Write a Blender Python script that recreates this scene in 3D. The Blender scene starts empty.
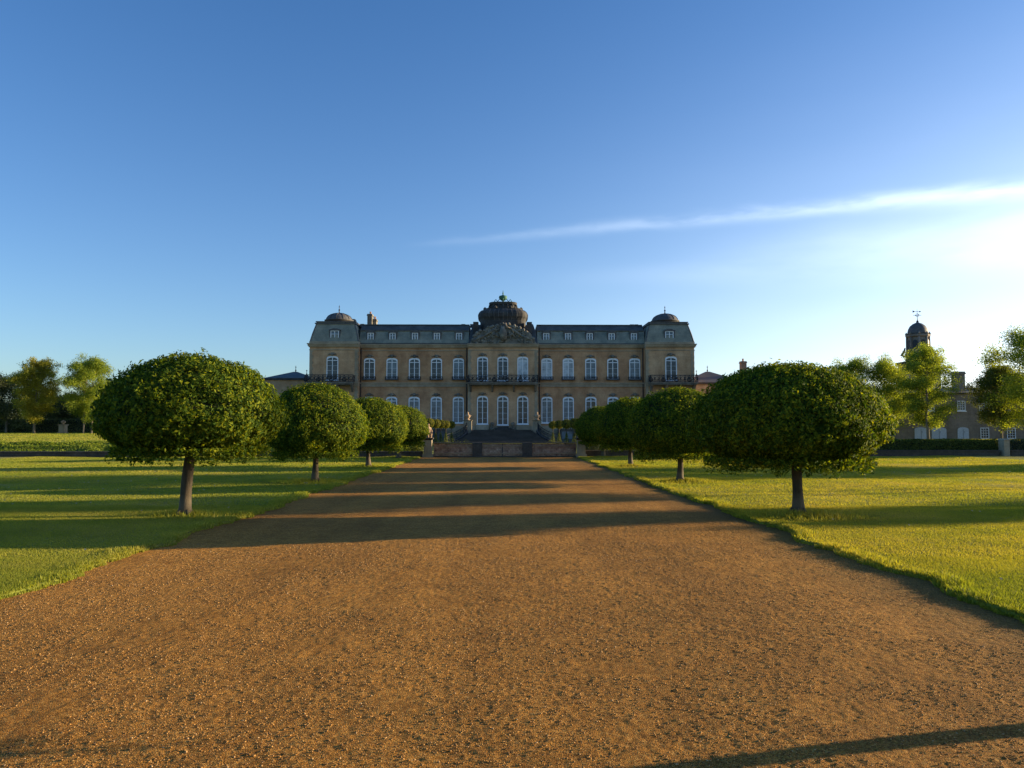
import bpy, bmesh, math, random
import numpy as np
from math import radians as R, pi as PI, sin, cos, tan, atan2, sqrt, hypot, exp
from mathutils import Vector, Matrix

rng = np.random.default_rng(11)
random.seed(5)
C = bpy.context.scene.collection
scene = bpy.context.scene

# ------------------------------------------------------------------ camera, sky, sun, exposure
F = 769.0
EYE = 1.6
cam = bpy.data.cameras.new('camera'); cam.sensor_width = 36; cam.lens = 36 * F / 1024
cam.clip_start = 0.05; cam.clip_end = 6000
camo = bpy.data.objects.new('camera', cam); C.objects.link(camo)
camo.location = (0, 0, EYE); camo.rotation_euler = (R(90 + 3.4), 0, R(-0.745))
scene.camera = camo

SUN_EL = 9.0
SUN_AZ = 78.0                        # clockwise from +Y (towards +X)
sdir = Vector((sin(R(SUN_AZ)) * cos(R(SUN_EL)), cos(R(SUN_AZ)) * cos(R(SUN_EL)), sin(R(SUN_EL))))
sun = bpy.data.lights.new('sun', 'SUN'); sun.energy = 4.7; sun.angle = R(0.5); sun.color = (1.0, 0.78, 0.47)
suno = bpy.data.objects.new('sun', sun); C.objects.link(suno)
suno.rotation_euler = sdir.to_track_quat('Z', 'Y').to_euler(); suno.location = (40, 10, 30)

def pxdir(px, py):
    v = Vector(((px - 512) / F, 1.0, (384 - py) / F))
    v.rotate(Matrix.Rotation(R(3.4), 3, 'X')); v.rotate(Matrix.Rotation(R(-0.745), 3, 'Z'))
    return v.normalized()

w = bpy.data.worlds.new('World'); scene.world = w; w.use_nodes = True
nt = w.node_tree; N = nt.nodes; L = nt.links
for n in list(N): N.remove(n)
out = N.new('ShaderNodeOutputWorld'); bg = N.new('ShaderNodeBackground'); bg.inputs[1].default_value = 0.095
sky = N.new('ShaderNodeTexSky'); sky.sky_type = 'NISHITA'; sky.sun_disc = False
sky.sun_elevation = R(SUN_EL); sky.sun_rotation = R(SUN_AZ); sky.altitude = 0; sky.air_density = 1.0; sky.dust_density = 0.6; sky.ozone_density = 3.0
tc = N.new('ShaderNodeTexCoord')
def wmath(op, a, b=None, c=None, clamp=False):
    n = N.new('ShaderNodeMath'); n.operation = op; n.use_clamp = clamp
    for i, v in enumerate((a, b, c)):
        if v is None: continue
        if isinstance(v, (int, float)): n.inputs[i].default_value = v
        else: L.new(v, n.inputs[i])
    return n.outputs[0]
def wdot(v):
    n = N.new('ShaderNodeVectorMath'); n.operation = 'DOT_PRODUCT'
    L.new(tc.outputs['Generated'], n.inputs[0]); n.inputs[1].default_value = v
    return n.outputs['Value']
def streak(p0, p1, wd, lo, hi, amp, nscale):
    """thin band of cirrus along the great circle through two sky directions"""
    a = pxdir(*p0); b = pxdir(*p1); nrm = a.cross(b).normalized()
    along = (b - a).normalized()
    d = wdot(nrm); t = wdot(along)
    ta = a.dot(along); tb = b.dot(along)
    nz = N.new('ShaderNodeTexNoise'); nz.inputs['Scale'].default_value = nscale; nz.inputs['Detail'].default_value = 5
    mp = N.new('ShaderNodeMapping'); L.new(tc.outputs['Generated'], mp.inputs[0]); mp.inputs['Scale'].default_value = (1, 1, 4)
    L.new(mp.outputs[0], nz.inputs['Vector'])
    nn = wmath('SUBTRACT', nz.outputs['Fac'], 0.5)
    tt = wmath('DIVIDE', wmath('SUBTRACT', t, ta), tb - ta, clamp=True); tail = wmath('MULTIPLY', tt, 14.0, clamp=True)       # 0 at p0, 1 at p1
    dd = wmath('ADD', d, wmath('MULTIPLY', nn, 0.013))
    width = wmath('ADD', wmath('MULTIPLY', tt, wd[1] - wd[0]), wd[0])
    q = wmath('DIVIDE', dd, width); g = wmath('POWER', 2.718, wmath('MULTIPLY', wmath('MULTIPLY', q, q), -1.0))
    al = wmath('ADD', wmath('MULTIPLY', wmath('POWER', tt, 1.45), hi - lo), lo)
    m = wmath('ADD', wmath('MULTIPLY', nn, 3.0), 0.85, clamp=True)
    return wmath('MULTIPLY', wmath('MULTIPLY', wmath('MULTIPLY', g, al), tail), wmath('MULTIPLY', m, amp))
s1 = streak((400, 247), (1040, 188), (0.0045, 0.0095), 0.04, 1.0, 0.42, 12)
s2 = streak((640, 268), (1040, 225), (0.012, 0.04), 0.0, 0.35, 0.8, 4)
s3 = streak((520, 282), (900, 262), (0.010, 0.02), 0.0, 0.22, 0.8, 5)
# thin cirrus veil that thickens towards the sun and the horizon
ds = wdot(sdir); dz = wdot((0, 0, 1))
veil = wmath('POWER', wmath('MAXIMUM', wmath('MULTIPLY', wmath('ADD', ds, 0.10), 1.0), 0.0), 2.6)
el = wmath('POWER', wmath('SUBTRACT', 1.0, wmath('ABSOLUTE', wmath('SUBTRACT', dz, 0.02)), clamp=True), 5.2)
nz2 = N.new('ShaderNodeTexNoise'); nz2.inputs['Scale'].default_value = 2.4; nz2.inputs['Detail'].default_value = 4
mp2 = N.new('ShaderNodeMapping'); mp2.inputs['Scale'].default_value = (1, 1, 5); L.new(tc.outputs['Generated'], mp2.inputs[0]); L.new(mp2.outputs[0], nz2.inputs['Vector'])
vv = wmath('MULTIPLY', wmath('MULTIPLY', veil, el), wmath('ADD', wmath('MULTIPLY', nz2.outputs['Fac'], 0.5), 0.9))
vv = wmath('MINIMUM', wmath('ADD', wmath('MULTIPLY', vv, 0.86), wmath('MULTIPLY', wmath('POWER', el, 0.8), 0.075)), 0.95)
cl = wmath('ADD', wmath('ADD', s1, s2), wmath('ADD', s3, 0.0), clamp=True)
hs = N.new('ShaderNodeHueSaturation'); hs.inputs['Saturation'].default_value = 1.12; L.new(sky.outputs[0], hs.inputs['Color'])
tn = N.new('ShaderNodeMixRGB'); tn.blend_type = 'MULTIPLY'; tn.inputs[0].default_value = 1; L.new(hs.outputs[0], tn.inputs[1]); tn.inputs[2].default_value = (0.76, 0.91, 1.13, 1)
mx = N.new('ShaderNodeMixRGB'); L.new(tn.outputs[0], mx.inputs[1]); mx.inputs[2].default_value = (9.6, 9.7, 9.9, 1); L.new(vv, mx.inputs[0])
mx2 = N.new('ShaderNodeMixRGB'); L.new(mx.outputs[0], mx2.inputs[1]); mx2.inputs[2].default_value = (8.2, 9.0, 9.9, 1); L.new(cl, mx2.inputs[0])
L.new(mx2.outputs[0], bg.inputs[0]); L.new(bg.outputs[0], out.inputs[0])

vs = scene.view_settings; vs.view_transform = 'Standard'; vs.look = 'None'; vs.exposure = 1.22; vs.gamma = 1.0; vs.use_curve_mapping = False
scene.cycles.max_bounces = 6; scene.cycles.diffuse_bounces = 3; scene.cycles.transparent_max_bounces = 4
scene.cycles.use_denoising = True

# ------------------------------------------------------------------ helpers
def obj_from(name, V, Fc, m, parent=None, smooth=False):
    me = bpy.data.meshes.new(name)
    me.from_pydata([tuple(v) for v in V], [], Fc); me.update()
    if smooth: me.polygons.foreach_set('use_smooth', [True] * len(me.polygons))
    me.materials.append(m)
    o = bpy.data.objects.new(name, me); C.objects.link(o)
    if parent: o.parent = parent
    return o
def np_mesh(name, V, Fc, m, parent=None, smooth=False):
    """V (n,3), Fc (k,3|4) numpy arrays"""
    me = bpy.data.meshes.new(name); k, n = Fc.shape
    me.vertices.add(len(V)); me.vertices.foreach_set('co', np.ascontiguousarray(V, dtype=np.float32).ravel())
    me.loops.add(k * n); me.loops.foreach_set('vertex_index', np.ascontiguousarray(Fc, dtype=np.int32).ravel())
    me.polygons.add(k); me.polygons.foreach_set('loop_start', np.arange(0, k * n, n, dtype=np.int32))
    me.polygons.foreach_set('loop_total', np.full(k, n, dtype=np.int32))
    if smooth: me.polygons.foreach_set('use_smooth', np.ones(k, dtype=bool))
    me.update(calc_edges=True); me.materials.append(m)
    o = bpy.data.objects.new(name, me); C.objects.link(o)
    if parent: o.parent = parent
    return o
class MB:
    def __init__(s): s.v = []; s.f = []
    def add(s, V, Fc):
        b = len(s.v); s.v += [tuple(p) for p in V]; s.f += [tuple(i + b for i in f) for f in Fc]; return s
    def box(s, x0, x1, y0, y1, z0, z1):
        V = [(x0,y0,z0),(x1,y0,z0),(x1,y1,z0),(x0,y1,z0),(x0,y0,z1),(x1,y0,z1),(x1,y1,z1),(x0,y1,z1)]
        return s.add(V, [(3,2,1,0),(4,5,6,7),(0,1,5,4),(1,2,6,5),(2,3,7,6),(3,0,4,7)])
    def frus(s, r0, z0, r1, z1):
        """r = (x0,x1,y0,y1) rectangles at two heights"""
        a, b = r0, r1
        V = [(a[0],a[2],z0),(a[1],a[2],z0),(a[1],a[3],z0),(a[0],a[3],z0),(b[0],b[2],z1),(b[1],b[2],z1),(b[1],b[3],z1),(b[0],b[3],z1)]
        return s.add(V, [(3,2,1,0),(4,5,6,7),(0,1,5,4),(1,2,6,5),(2,3,7,6),(3,0,4,7)])
    def bar(s, p, q, r, n=6, r2=None):
        p = Vector(p); q = Vector(q); d = (q - p).normalized()
        u = d.orthogonal().normalized(); w_ = d.cross(u); r2 = r if r2 is None else r2
        V = [p + (u * cos(2*PI*i/n) + w_ * sin(2*PI*i/n)) * r for i in range(n)] + [q + (u * cos(2*PI*i/n) + w_ * sin(2*PI*i/n)) * r2 for i in range(n)]
        return s.add(V, [(i, (i+1) % n, n + (i+1) % n, n + i) for i in range(n)] + [tuple(range(n-1, -1, -1)), tuple(range(n, 2*n))])
    def tube(s, pts, rad, n=8):
        pts = [Vector(p) for p in pts]; V = []; Fc = []
        u = None
        for i, p in enumerate(pts):
            d = (pts[min(i+1, len(pts)-1)] - pts[max(i-1, 0)]).normalized()
            u = d.orthogonal().normalized() if u is None else (u - d * u.dot(d)).normalized()
            w_ = d.cross(u)
            V += [p + (u * cos(2*PI*k/n) + w_ * sin(2*PI*k/n)) * rad[i] for k in range(n)]
        for i in range(len(pts) - 1):
            Fc += [(i*n+k, i*n+(k+1) % n, (i+1)*n+(k+1) % n, (i+1)*n+k) for k in range(n)]
        Fc += [tuple(range(n-1, -1, -1)), tuple(range((len(pts)-1)*n, len(pts)*n))]
        return s.add(V, Fc)
    def lathe(s, prof, c=(0,0,0), n=20, sq=2.0, ax=1.0, ay=1.0, rot=0.0):
        """prof = [(r,z)]; sq>2 gives a squared (superellipse) plan"""
        V = []
        for r, z in prof:
            for k in range(n):
                a = 2*PI*k/n + rot
                q = (abs(cos(a))**sq + abs(sin(a))**sq) ** (-1.0/sq)
                V.append((c[0] + r*q*cos(a)*ax, c[1] + r*q*sin(a)*ay, c[2] + z))
        m = len(prof)
        Fc = [(i*n+k, i*n+(k+1) % n, (i+1)*n+(k+1) % n, (i+1)*n+k) for i in range(m-1) for k in range(n)]
        Fc += [tuple(range(n-1, -1, -1)), tuple(range((m-1)*n, m*n))]
        return s.add(V, Fc)
    def ring(s, c, r, t, n=12, axis='y'):
        pts = []
        for k in range(n + 1):
            a = 2*PI*k/n
            pts.append((c[0] + r*cos(a), c[1], c[2] + r*sin(a)) if axis == 'y' else (c[0], c[1] + r*cos(a), c[2] + r*sin(a)))
        return s.tube(pts, [t]*(n+1), 4)
    def prism(s, outline, y0, y1):
        """outline [(x,z)] counter-clockwise seen from -Y"""
        n = len(outline)
        V = [(x, y0, z) for x, z in outline] + [(x, y1, z) for x, z in outline]
        return s.add(V, [tuple(range(n)), tuple(range(2*n-1, n-1, -1))] + [((i+1) % n, i, n+i, n+(i+1) % n) for i in range(n)])
    def frame(s, outer, inner, y0, y1):
        """band between two outlines with equal point counts, from y0 (front) to y1"""
        n = len(outer)
        V = [(x,y0,z) for x,z in outer] + [(x,y0,z) for x,z in inner] + [(x,y1,z) for x,z in outer] + [(x,y1,z) for x,z in inner]
        Fc = []
        for i in range(n):
            j = (i+1) % n
            Fc += [(i, j, n+j, n+i), (j, i, 2*n+i, 2*n+j), (n+i, n+j, 3*n+j, 3*n+i)]
        return s.add(V, Fc)
    def build(s, name, m, parent=None, smooth=False): return obj_from(name, s.v, s.f, m, parent, smooth)

def empty(name, loc=(0,0,0), rz=0):
    o = bpy.data.objects.new(name, None); C.objects.link(o); o.location = loc; o.rotation_euler = (0,0,rz); o.empty_display_size = 0.3
    return o
def tag(o, label, cat, group=None, kind=None):
    if label: o['label'] = label
    if cat: o['category'] = cat
    if group: o['group'] = group
    if kind: o['kind'] = kind
    return o
def dup(root, loc, rz=0.0, sc=(1,1,1), label=None, group=None):
    r = root.copy(); C.objects.link(r); r.location = loc; r.rotation_euler = (0,0,rz); r.scale = sc
    if label: r['label'] = label
    if group: r['group'] = group
    for ch in list(root.children):
        c = ch.copy(); C.objects.link(c); c.parent = r
        for g in list(ch.children):
            d = g.copy(); C.objects.link(d); d.parent = c
    return r

# ------------------------------------------------------------------ materials
class Mat:
    def __init__(s, name):
        s.m = bpy.data.materials.new(name); s.m.use_nodes = True; s.n = s.m.node_tree.nodes; s.l = s.m.node_tree.links
        s.b = s.n['Principled BSDF']; s.out = s.n['Material Output']; s.tc = s.n.new('ShaderNodeTexCoord')
        s.geo = s.n.new('ShaderNodeNewGeometry')
    def noise(s, scale, detail=4, rough=0.6, vec=None, stretch=None):
        n = s.n.new('ShaderNodeTexNoise'); n.inputs['Scale'].default_value = scale; n.inputs['Detail'].default_value = detail; n.inputs['Roughness'].default_value = rough
        v = vec or s.geo.outputs['Position']
        if stretch:
            mp = s.n.new('ShaderNodeMapping'); mp.inputs['Scale'].default_value = stretch; s.l.new(v, mp.inputs[0]); v = mp.outputs[0]
        s.l.new(v, n.inputs['Vector']); return n.outputs['Fac']
    def ramp(s, fac, stops):
        r = s.n.new('ShaderNodeValToRGB'); e = r.color_ramp.elements
        e[0].position, e[0].color = stops[0][0], (*stops[0][1], 1); e[1].position, e[1].color = stops[-1][0], (*stops[-1][1], 1)
        for p, c in stops[1:-1]:
            k = e.new(p); k.color = (*c, 1)
        s.l.new(fac, r.inputs[0]); return r.outputs[0]
    def mix(s, a, b, fac, mode='MIX'):
        n = s.n.new('ShaderNodeMixRGB'); n.blend_type = mode
        for i, v in ((0, fac), (1, a), (2, b)):
            if isinstance(v, (int, float)): n.inputs[i].default_value = v if i == 0 else (v, v, v, 1)
            elif isinstance(v, tuple): n.inputs[i].default_value = (*v, 1)
            else: s.l.new(v, n.inputs[i])
        return n.outputs[0]
    def math(s, op, a, b=None, clamp=False):
        n = s.n.new('ShaderNodeMath'); n.operation = op; n.use_clamp = clamp
        for i, v in enumerate((a, b)):
            if v is None: continue
            if isinstance(v, (int, float)): n.inputs[i].default_value = v
            else: s.l.new(v, n.inputs[i])
        return n.outputs[0]
    def color(s, c):
        if isinstance(c, tuple): s.b.inputs['Base Color'].default_value = (*c, 1)
        else: s.l.new(c, s.b.inputs['Base Color'])
    def bump(s, h, strength=0.3, dist=0.05):
        n = s.n.new('ShaderNodeBump'); n.inputs['Strength'].default_value = strength; n.inputs['Distance'].default_value = dist
        s.l.new(h, n.inputs['Height']); s.l.new(n.outputs[0], s.b.inputs['Normal']); return n
    def rough(s, r): s.b.inputs['Roughness'].default_value = r; return s
M = {}
def stone(name, c1, c2, c3, sc=0.9, course=0.42, joint=0.5):
    m = Mat(name)
    n1 = m.noise(sc*0.55, 6, 0.72); n2 = m.noise(sc * 7, 4, 0.7); n3 = m.noise(0.5, 4, 0.6, stretch=(1, 1, 0.25))
    c = m.ramp(n1, [(0.3, c1), (0.5, c2), (0.72, c3)])
    c = m.mix(c, m.ramp(n2, [(0.3, (0.62,)*3), (0.65, (1.0,)*3)]), 0.55, 'MULTIPLY')
    c = m.mix(c, m.ramp(n3, [(0.38, (0.6, 0.57, 0.53)), (0.56, (1.0,)*3)]), 0.6, 'MULTIPLY')
    if course:
        br = m.n.new('ShaderNodeTexBrick'); mp = m.n.new('ShaderNodeMapping'); mp.inputs['Rotation'].default_value = (R(90), 0, 0)
        m.l.new(m.geo.outputs['Position'], mp.inputs[0]); m.l.new(mp.outputs[0], br.inputs['Vector'])
        br.inputs['Scale'].default_value = 1.0; br.inputs['Brick Width'].default_value = course * 2; br.inputs['Row Height'].default_value = course
        br.inputs['Mortar Size'].default_value = 0.012; br.inputs['Color1'].default_value = (1,1,1,1); br.inputs['Color2'].default_value = (0.8,0.78,0.74,1); br.inputs['Mortar'].default_value = (0.6,0.56,0.5,1)
        c = m.mix(c, br.outputs['Color'], joint, 'MULTIPLY')
    m.color(c); m.rough(0.9); m.bump(n2, 0.35, 0.03)
    return m.m
M['stone'] = stone('honey_limestone', (0.42,0.215,0.105), (0.57,0.32,0.16), (0.68,0.43,0.23))
M['stone2'] = stone('buff_limestone', (0.48,0.28,0.145), (0.64,0.395,0.21), (0.74,0.50,0.29))
M['trim'] = stone('weathered_trim', (0.28,0.22,0.14), (0.40,0.32,0.21), (0.50,0.41,0.28), 1.5, 0)
M['darkstone'] = stone('sooty_stone', (0.035,0.035,0.033), (0.06,0.058,0.054), (0.12,0.112,0.098), 2.0, 0)
M['carved'] = stone('lichened_carving', (0.09,0.085,0.07), (0.20,0.18,0.14), (0.38,0.34,0.25), 2.6, 0)
M['step'] = stone('dark_step_stone', (0.06,0.05,0.042), (0.095,0.08,0.066), (0.13,0.11,0.09), 1.0, 0)
M['statue'] = stone('warm_statue_stone', (0.38,0.25,0.15), (0.46,0.32,0.20), (0.55,0.41,0.27), 6, 0)
M['brick'] = stone('rubble_wall', (0.20,0.10,0.07), (0.50,0.30,0.20), (0.85,0.62,0.45), 7.0, 0.10, 0.9)
M['stable'] = stone('stable_stone', (0.22,0.175,0.13), (0.30,0.245,0.19), (0.36,0.30,0.24))
def slate(name, c1, c2, c3, row=0.22):
    m = Mat(name); n1 = m.noise(0.7, 5); n2 = m.noise(9, 3)
    c = m.ramp(n1, [(0.3, c1), (0.5, c2), (0.7, c3)])
    wv = m.n.new('ShaderNodeTexWave'); wv.wave_type = 'BANDS'; wv.bands_direction = 'Z'; wv.inputs['Scale'].default_value = 1.0 / row / 3.1; wv.inputs['Distortion'].default_value = 0.6
    m.l.new(m.geo.outputs['Position'], wv.inputs['Vector'])
    c = m.mix(c, m.ramp(wv.outputs['Fac'], [(0.2, (0.72,)*3), (0.6, (1.0,)*3)]), 0.6, 'MULTIPLY')
    c = m.mix(c, m.ramp(n2, [(0.35, (0.7,)*3), (0.6, (1.1,)*3)]), 0.7, 'MULTIPLY')
    m.color(c); m.rough(0.55); m.bump(n2, 0.25, 0.02); return m.m
M['slate'] = slate('green_slate', (0.17,0.18,0.135), (0.26,0.26,0.19), (0.36,0.345,0.25))
M['slatedk'] = slate('dark_slate', (0.055,0.055,0.05), (0.085,0.085,0.075), (0.13,0.125,0.11))
M['slatebr'] = slate('brown_tiles', (0.08,0.072,0.052), (0.115,0.10,0.074), (0.16,0.14,0.10))
def plain(name, c, rough=0.6, metal=0.0, var=0.25, sc=8):
    m = Mat(name); n = m.noise(sc, 4)
    m.color(m.mix(c, m.ramp(n, [(0.3, (1-var,)*3), (0.7, (1.0,)*3)]), 1.0, 'MULTIPLY')); m.rough(rough); m.b.inputs['Metallic'].default_value = metal
    return m.m
M['white'] = plain('white_paint', (0.82,0.84,0.84), 0.5, 0, 0.1)
M['lead'] = plain('lead_sheet', (0.12,0.115,0.11), 0.65, 0.0, 0.5, 3)
M['iron'] = plain('black_iron', (0.022,0.023,0.026), 0.5, 0.3)
M['copper'] = plain('verdigris', (0.04,0.16,0.10), 0.7, 0, 0.3)
M['blue_door'] = plain('pale_door_paint', (0.55,0.60,0.66), 0.6)
M['pot'] = plain('terracotta', (0.42,0.21,0.11), 0.85)
def glass(name, base, rough):
    m = Mat(name); m.color(m.mix(base, m.ramp(m.noise(0.8, 3), [(0.4, (0.6,)*3), (0.6, (1.15,)*3)]), 1.0, 'MULTIPLY')); m.rough(rough)
    m.b.inputs['IOR'].default_value = 1.5; m.bump(m.noise(2.5, 2), 0.08, 0.02); return m.m
M['glass'] = glass('dark_glass', (0.035,0.045,0.06), 0.06)
M['blind'] = glass('glass_over_blind', (0.42,0.47,0.50), 0.12)
M['halfblind'] = glass('glass_over_curtain', (0.13,0.17,0.20), 0.10)

def bark(name, c1, c2, pale=None):
    m = Mat(name); n = m.noise(14, 5, 0.7, stretch=(1,1,0.2), vec=m.tc.outputs['Object'])
    c = m.ramp(n, [(0.3, c1), (0.7, c2)])
    if pale:
        sp = m.n.new('ShaderNodeSeparateXYZ'); m.l.new(m.tc.outputs['Object'], sp.inputs[0])
        h = m.math('ADD', sp.outputs['Z'], m.math('MULTIPLY', m.noise(7, 3, vec=m.tc.outputs['Object']), 0.25))
        c = m.mix(c, pale, m.ramp(h, [(0.38, (0.55,)*3), (0.50, (0.0,)*3)]))
    m.color(c); m.rough(0.9); m.bump(n, 0.7, 0.02); return m.m
M['bark'] = bark('laurel_bark', (0.035,0.026,0.016), (0.10,0.072,0.042), (0.17,0.135,0.085))
M['bark2'] = bark('park_tree_bark', (0.10,0.085,0.06), (0.24,0.20,0.15))

def leaf(name, dark, mid, light, trans=0.35, rough=0.45, tcol=None, nsc=1.3, spec=0.5):
    m = Mat(name)
    rnd = m.geo.outputs['Random Per Island']
    c = m.ramp(rnd, [(0.0, dark), (0.55, mid), (1.0, light)])
    c = m.mix(c, m.ramp(m.noise(nsc, 3), [(0.35, (0.72, 0.78, 0.72)), (0.65, (1.15, 1.08, 1.0))]), 0.8, 'MULTIPLY')
    if name == 'grass_blade':
        c = m.mix(c, lawn_sun_tint(m), 1.0, 'MULTIPLY')
        c = m.mix(c, m.ramp(m.noise(0.22, 4, 0.6), [(0.36, (0.82,0.93,0.8)), (0.5, (1,1,1)), (0.68, (1.2,1.06,1.5))]), 1.0, 'MULTIPLY')
    m.color(c); m.rough(rough); m.b.inputs['Specular IOR Level'].default_value = spec
    t = m.n.new('ShaderNodeBsdfTranslucent'); m.l.new(m.mix(c, tcol or (1.9, 1.7, 0.5), 1.0, 'MULTIPLY'), t.inputs['Color'])
    ms = m.n.new('ShaderNodeMixShader'); ms.inputs[0].default_value = trans
    m.l.new(m.b.outputs[0], ms.inputs[1]); m.l.new(t.outputs[0], ms.inputs[2]); m.l.new(ms.outputs[0], m.out.inputs[0])
    return m.m
M['laurel'] = leaf('laurel_leaf', (0.030,0.065,0.008), (0.085,0.14,0.012), (0.27,0.29,0.016), 0.36, 0.7, spec=0.12)
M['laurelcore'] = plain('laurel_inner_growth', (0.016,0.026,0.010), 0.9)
M['green'] = leaf('fresh_park_leaf', (0.13,0.19,0.03), (0.21,0.28,0.045), (0.31,0.36,0.06), 0.5, 0.7, nsc=0.3, spec=0.15)
M['yellowgreen'] = leaf('yellowing_park_leaf', (0.17,0.18,0.03), (0.27,0.27,0.04), (0.36,0.34,0.06), 0.5, 0.7, nsc=0.3, spec=0.15)
M['dusky'] = leaf('dusky_leaf', (0.05,0.065,0.028), (0.08,0.10,0.038), (0.12,0.14,0.05), 0.4, 0.7, nsc=0.3)
M['purple'] = leaf('copper_leaf', (0.035,0.022,0.02), (0.06,0.035,0.028), (0.09,0.05,0.035), 0.3, 0.7, nsc=0.3)
M['gold'] = leaf('golden_topiary_leaf', (0.08,0.11,0.016), (0.15,0.16,0.022), (0.24,0.21,0.035), 0.3, 0.7, spec=0.15)
M['box'] = leaf('box_leaf', (0.06,0.085,0.018), (0.10,0.13,0.026), (0.17,0.19,0.05), 0.3, 0.7, spec=0.15)

# ------------------------------------------------------------------ ground
def vnoise(x, y, seed=0):
    """smooth value noise, numpy"""
    xi = np.floor(x).astype(np.int64); yi = np.floor(y).astype(np.int64); fx = x - xi; fy = y - yi
    def h(a, b):
        n = (a * 374761393 + b * 668265263 + seed * 1442695041) & 0xffffffff
        n = ((n ^ (n >> 13)) * 1274126177) & 0xffffffff
        return ((n ^ (n >> 16)) & 0xffff) / 65535.0
    fx = fx*fx*(3-2*fx); fy = fy*fy*(3-2*fy)
    return (h(xi,yi)*(1-fx)+h(xi+1,yi)*fx)*(1-fy) + (h(xi,yi+1)*(1-fx)+h(xi+1,yi+1)*fx)*fy
PL, PR = -4.72, 4.40               # path edges
WY = 45.0                          # low wall that ends the path
LZ = 0.05                          # lawn stands a turf's thickness above the path

def lawn_sun_tint(m):
    # low sun painted into the lawn colour: cooler left, warmer towards the sun
    sp = m.n.new('ShaderNodeSeparateXYZ'); m.l.new(m.geo.outputs['Position'], sp.inputs[0])
    return m.ramp(m.math('ADD', m.math('MULTIPLY', sp.outputs['X'], 0.04), 0.5, True), [(0.3, (0.96,0.96,1.1)), (0.7, (1.03,0.96,1.0))])
def lawn_mat():
    m = Mat('mown_grass')
    n1 = m.noise(0.22, 4, 0.6); n2 = m.noise(2.2, 5, 0.7); n3 = m.noise(38, 3, 0.7)
    c = m.ramp(n1, [(0.30, (0.17,0.21,0.03)), (0.5, (0.25,0.27,0.04)), (0.66, (0.36,0.31,0.07)), (0.78, (0.44,0.35,0.11))])
    c = m.mix(c, m.ramp(n2, [(0.3, (0.68,)*3), (0.68, (1.15,)*3)]), 0.8, 'MULTIPLY')
    c = m.mix(c, m.ramp(n3, [(0.3, (0.6,)*3), (0.7, (1.2,)*3)]), 0.7, 'MULTIPLY')
    c = m.mix(c, lawn_sun_tint(m), 1.0, 'MULTIPLY')
    m.color(c); m.rough(0.95); m.b.inputs['Specular IOR Level'].default_value = 0.1
    m.bump(m.mix(n3, n2, 0.4), 0.9, 0.05)
    # blades let the low sun through
    t = m.n.new('ShaderNodeBsdfTranslucent'); m.l.new(m.mix(c, (1.7,1.5,0.4), 1.0, 'MULTIPLY'), t.inputs['Color'])
    return m.m
M['lawn'] = lawn_mat()
M['blade'] = leaf('grass_blade', (0.24,0.27,0.035), (0.30,0.32,0.04), (0.40,0.37,0.07), 0.45, 0.7, (1.5,1.4,0.5), 0.5, 0.15)

def grid_obj(name, xs, ys, zf, m):
    X, Y = np.meshgrid(xs, ys); Z = zf(X, Y) if callable(zf) else np.full_like(X, zf)
    V = np.stack([X.ravel(), Y.ravel(), Z.ravel()], 1); nx, ny = len(xs), len(ys)
    i = np.arange(nx-1)[None,:] + np.arange(ny-1)[:,None]*nx; i = i.ravel()
    return np_mesh(name, V, np.stack([i, i+1, i+nx+1, i+nx], 1), m, smooth=True)

def far_z(X, Y):                    # wide ground: under everything, rising slowly far away
    r = np.sqrt(X*X + Y*Y)
    return -0.12 + np.clip((r - 160) / 900, 0, 1) * 2.0
tag(grid_obj('ground', np.linspace(-2500, 2500, 121), np.linspace(-2500, 2500, 121), far_z, M['lawn']), None, None, kind='structure')

def edge_wob(Y, seed):
    return (vnoise(Y*1.1, Y*0+3, seed)-0.5)*0.24 + (vnoise(Y*5.0, Y*0+9, seed)-0.5)*0.13 + (vnoise(Y*14.0, Y*0+5, seed)-0.5)*0.06
def lawn_side(sgn, name):
    ys = np.concatenate([np.arange(-12, 3, 0.5), np.arange(3, 20, 0.08), np.arange(20, WY+0.3, 0.35)])
    t = np.concatenate([[0, 0.012, 0.05], np.linspace(0.15, 8, 34), np.linspace(9, 120, 36)])
    V = []
    edge = (PL if sgn < 0 else PR)
    Yg, T = np.meshgrid(ys, t, indexing='ij')
    E = edge + sgn*edge_wob(Yg, 5 if sgn < 0 else 8)
    X = E + sgn*T
    Z = LZ + (vnoise(X*0.22, Yg*0.22, 4)-0.5)*0.10*np.clip(T/3, 0, 1) + (vnoise(X*1.3, Yg*1.3, 14)-0.5)*0.02*np.clip(T/1, 0, 1) - 0.012
    Z[:,0] = -0.06; Z[:,1] = LZ*0.75
    ny, nx = X.shape
    Vv = np.stack([X.ravel(), Yg.ravel(), Z.ravel()], 1)
    i = (np.arange(nx-1)[None,:] + np.arange(ny-1)[:,None]*nx).ravel()
    Fc = np.stack([i, i+1, i+nx+1, i+nx], 1)
    if sgn < 0: Fc = Fc[:, ::-1]
    return tag(np_mesh(name, Vv, Fc, M['lawn'], smooth=True), None, None, kind='structure')
lawn_side(-1, 'lawn_left'); lawn_side(1, 'lawn_right')
def lawn_z(X, Y, sgn):
    E = (PL if sgn < 0 else PR) + sgn*edge_wob(Y, 5 if sgn < 0 else 8); T = np.abs(X - E)
    return LZ + (vnoise(X*0.22, Y*0.22, 4)-0.5)*0.10*np.clip(T/3, 0, 1) + (vnoise(X*1.3, Y*1.3, 14)-0.5)*0.02*np.clip(T, 0, 1) - 0.012, E

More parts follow.
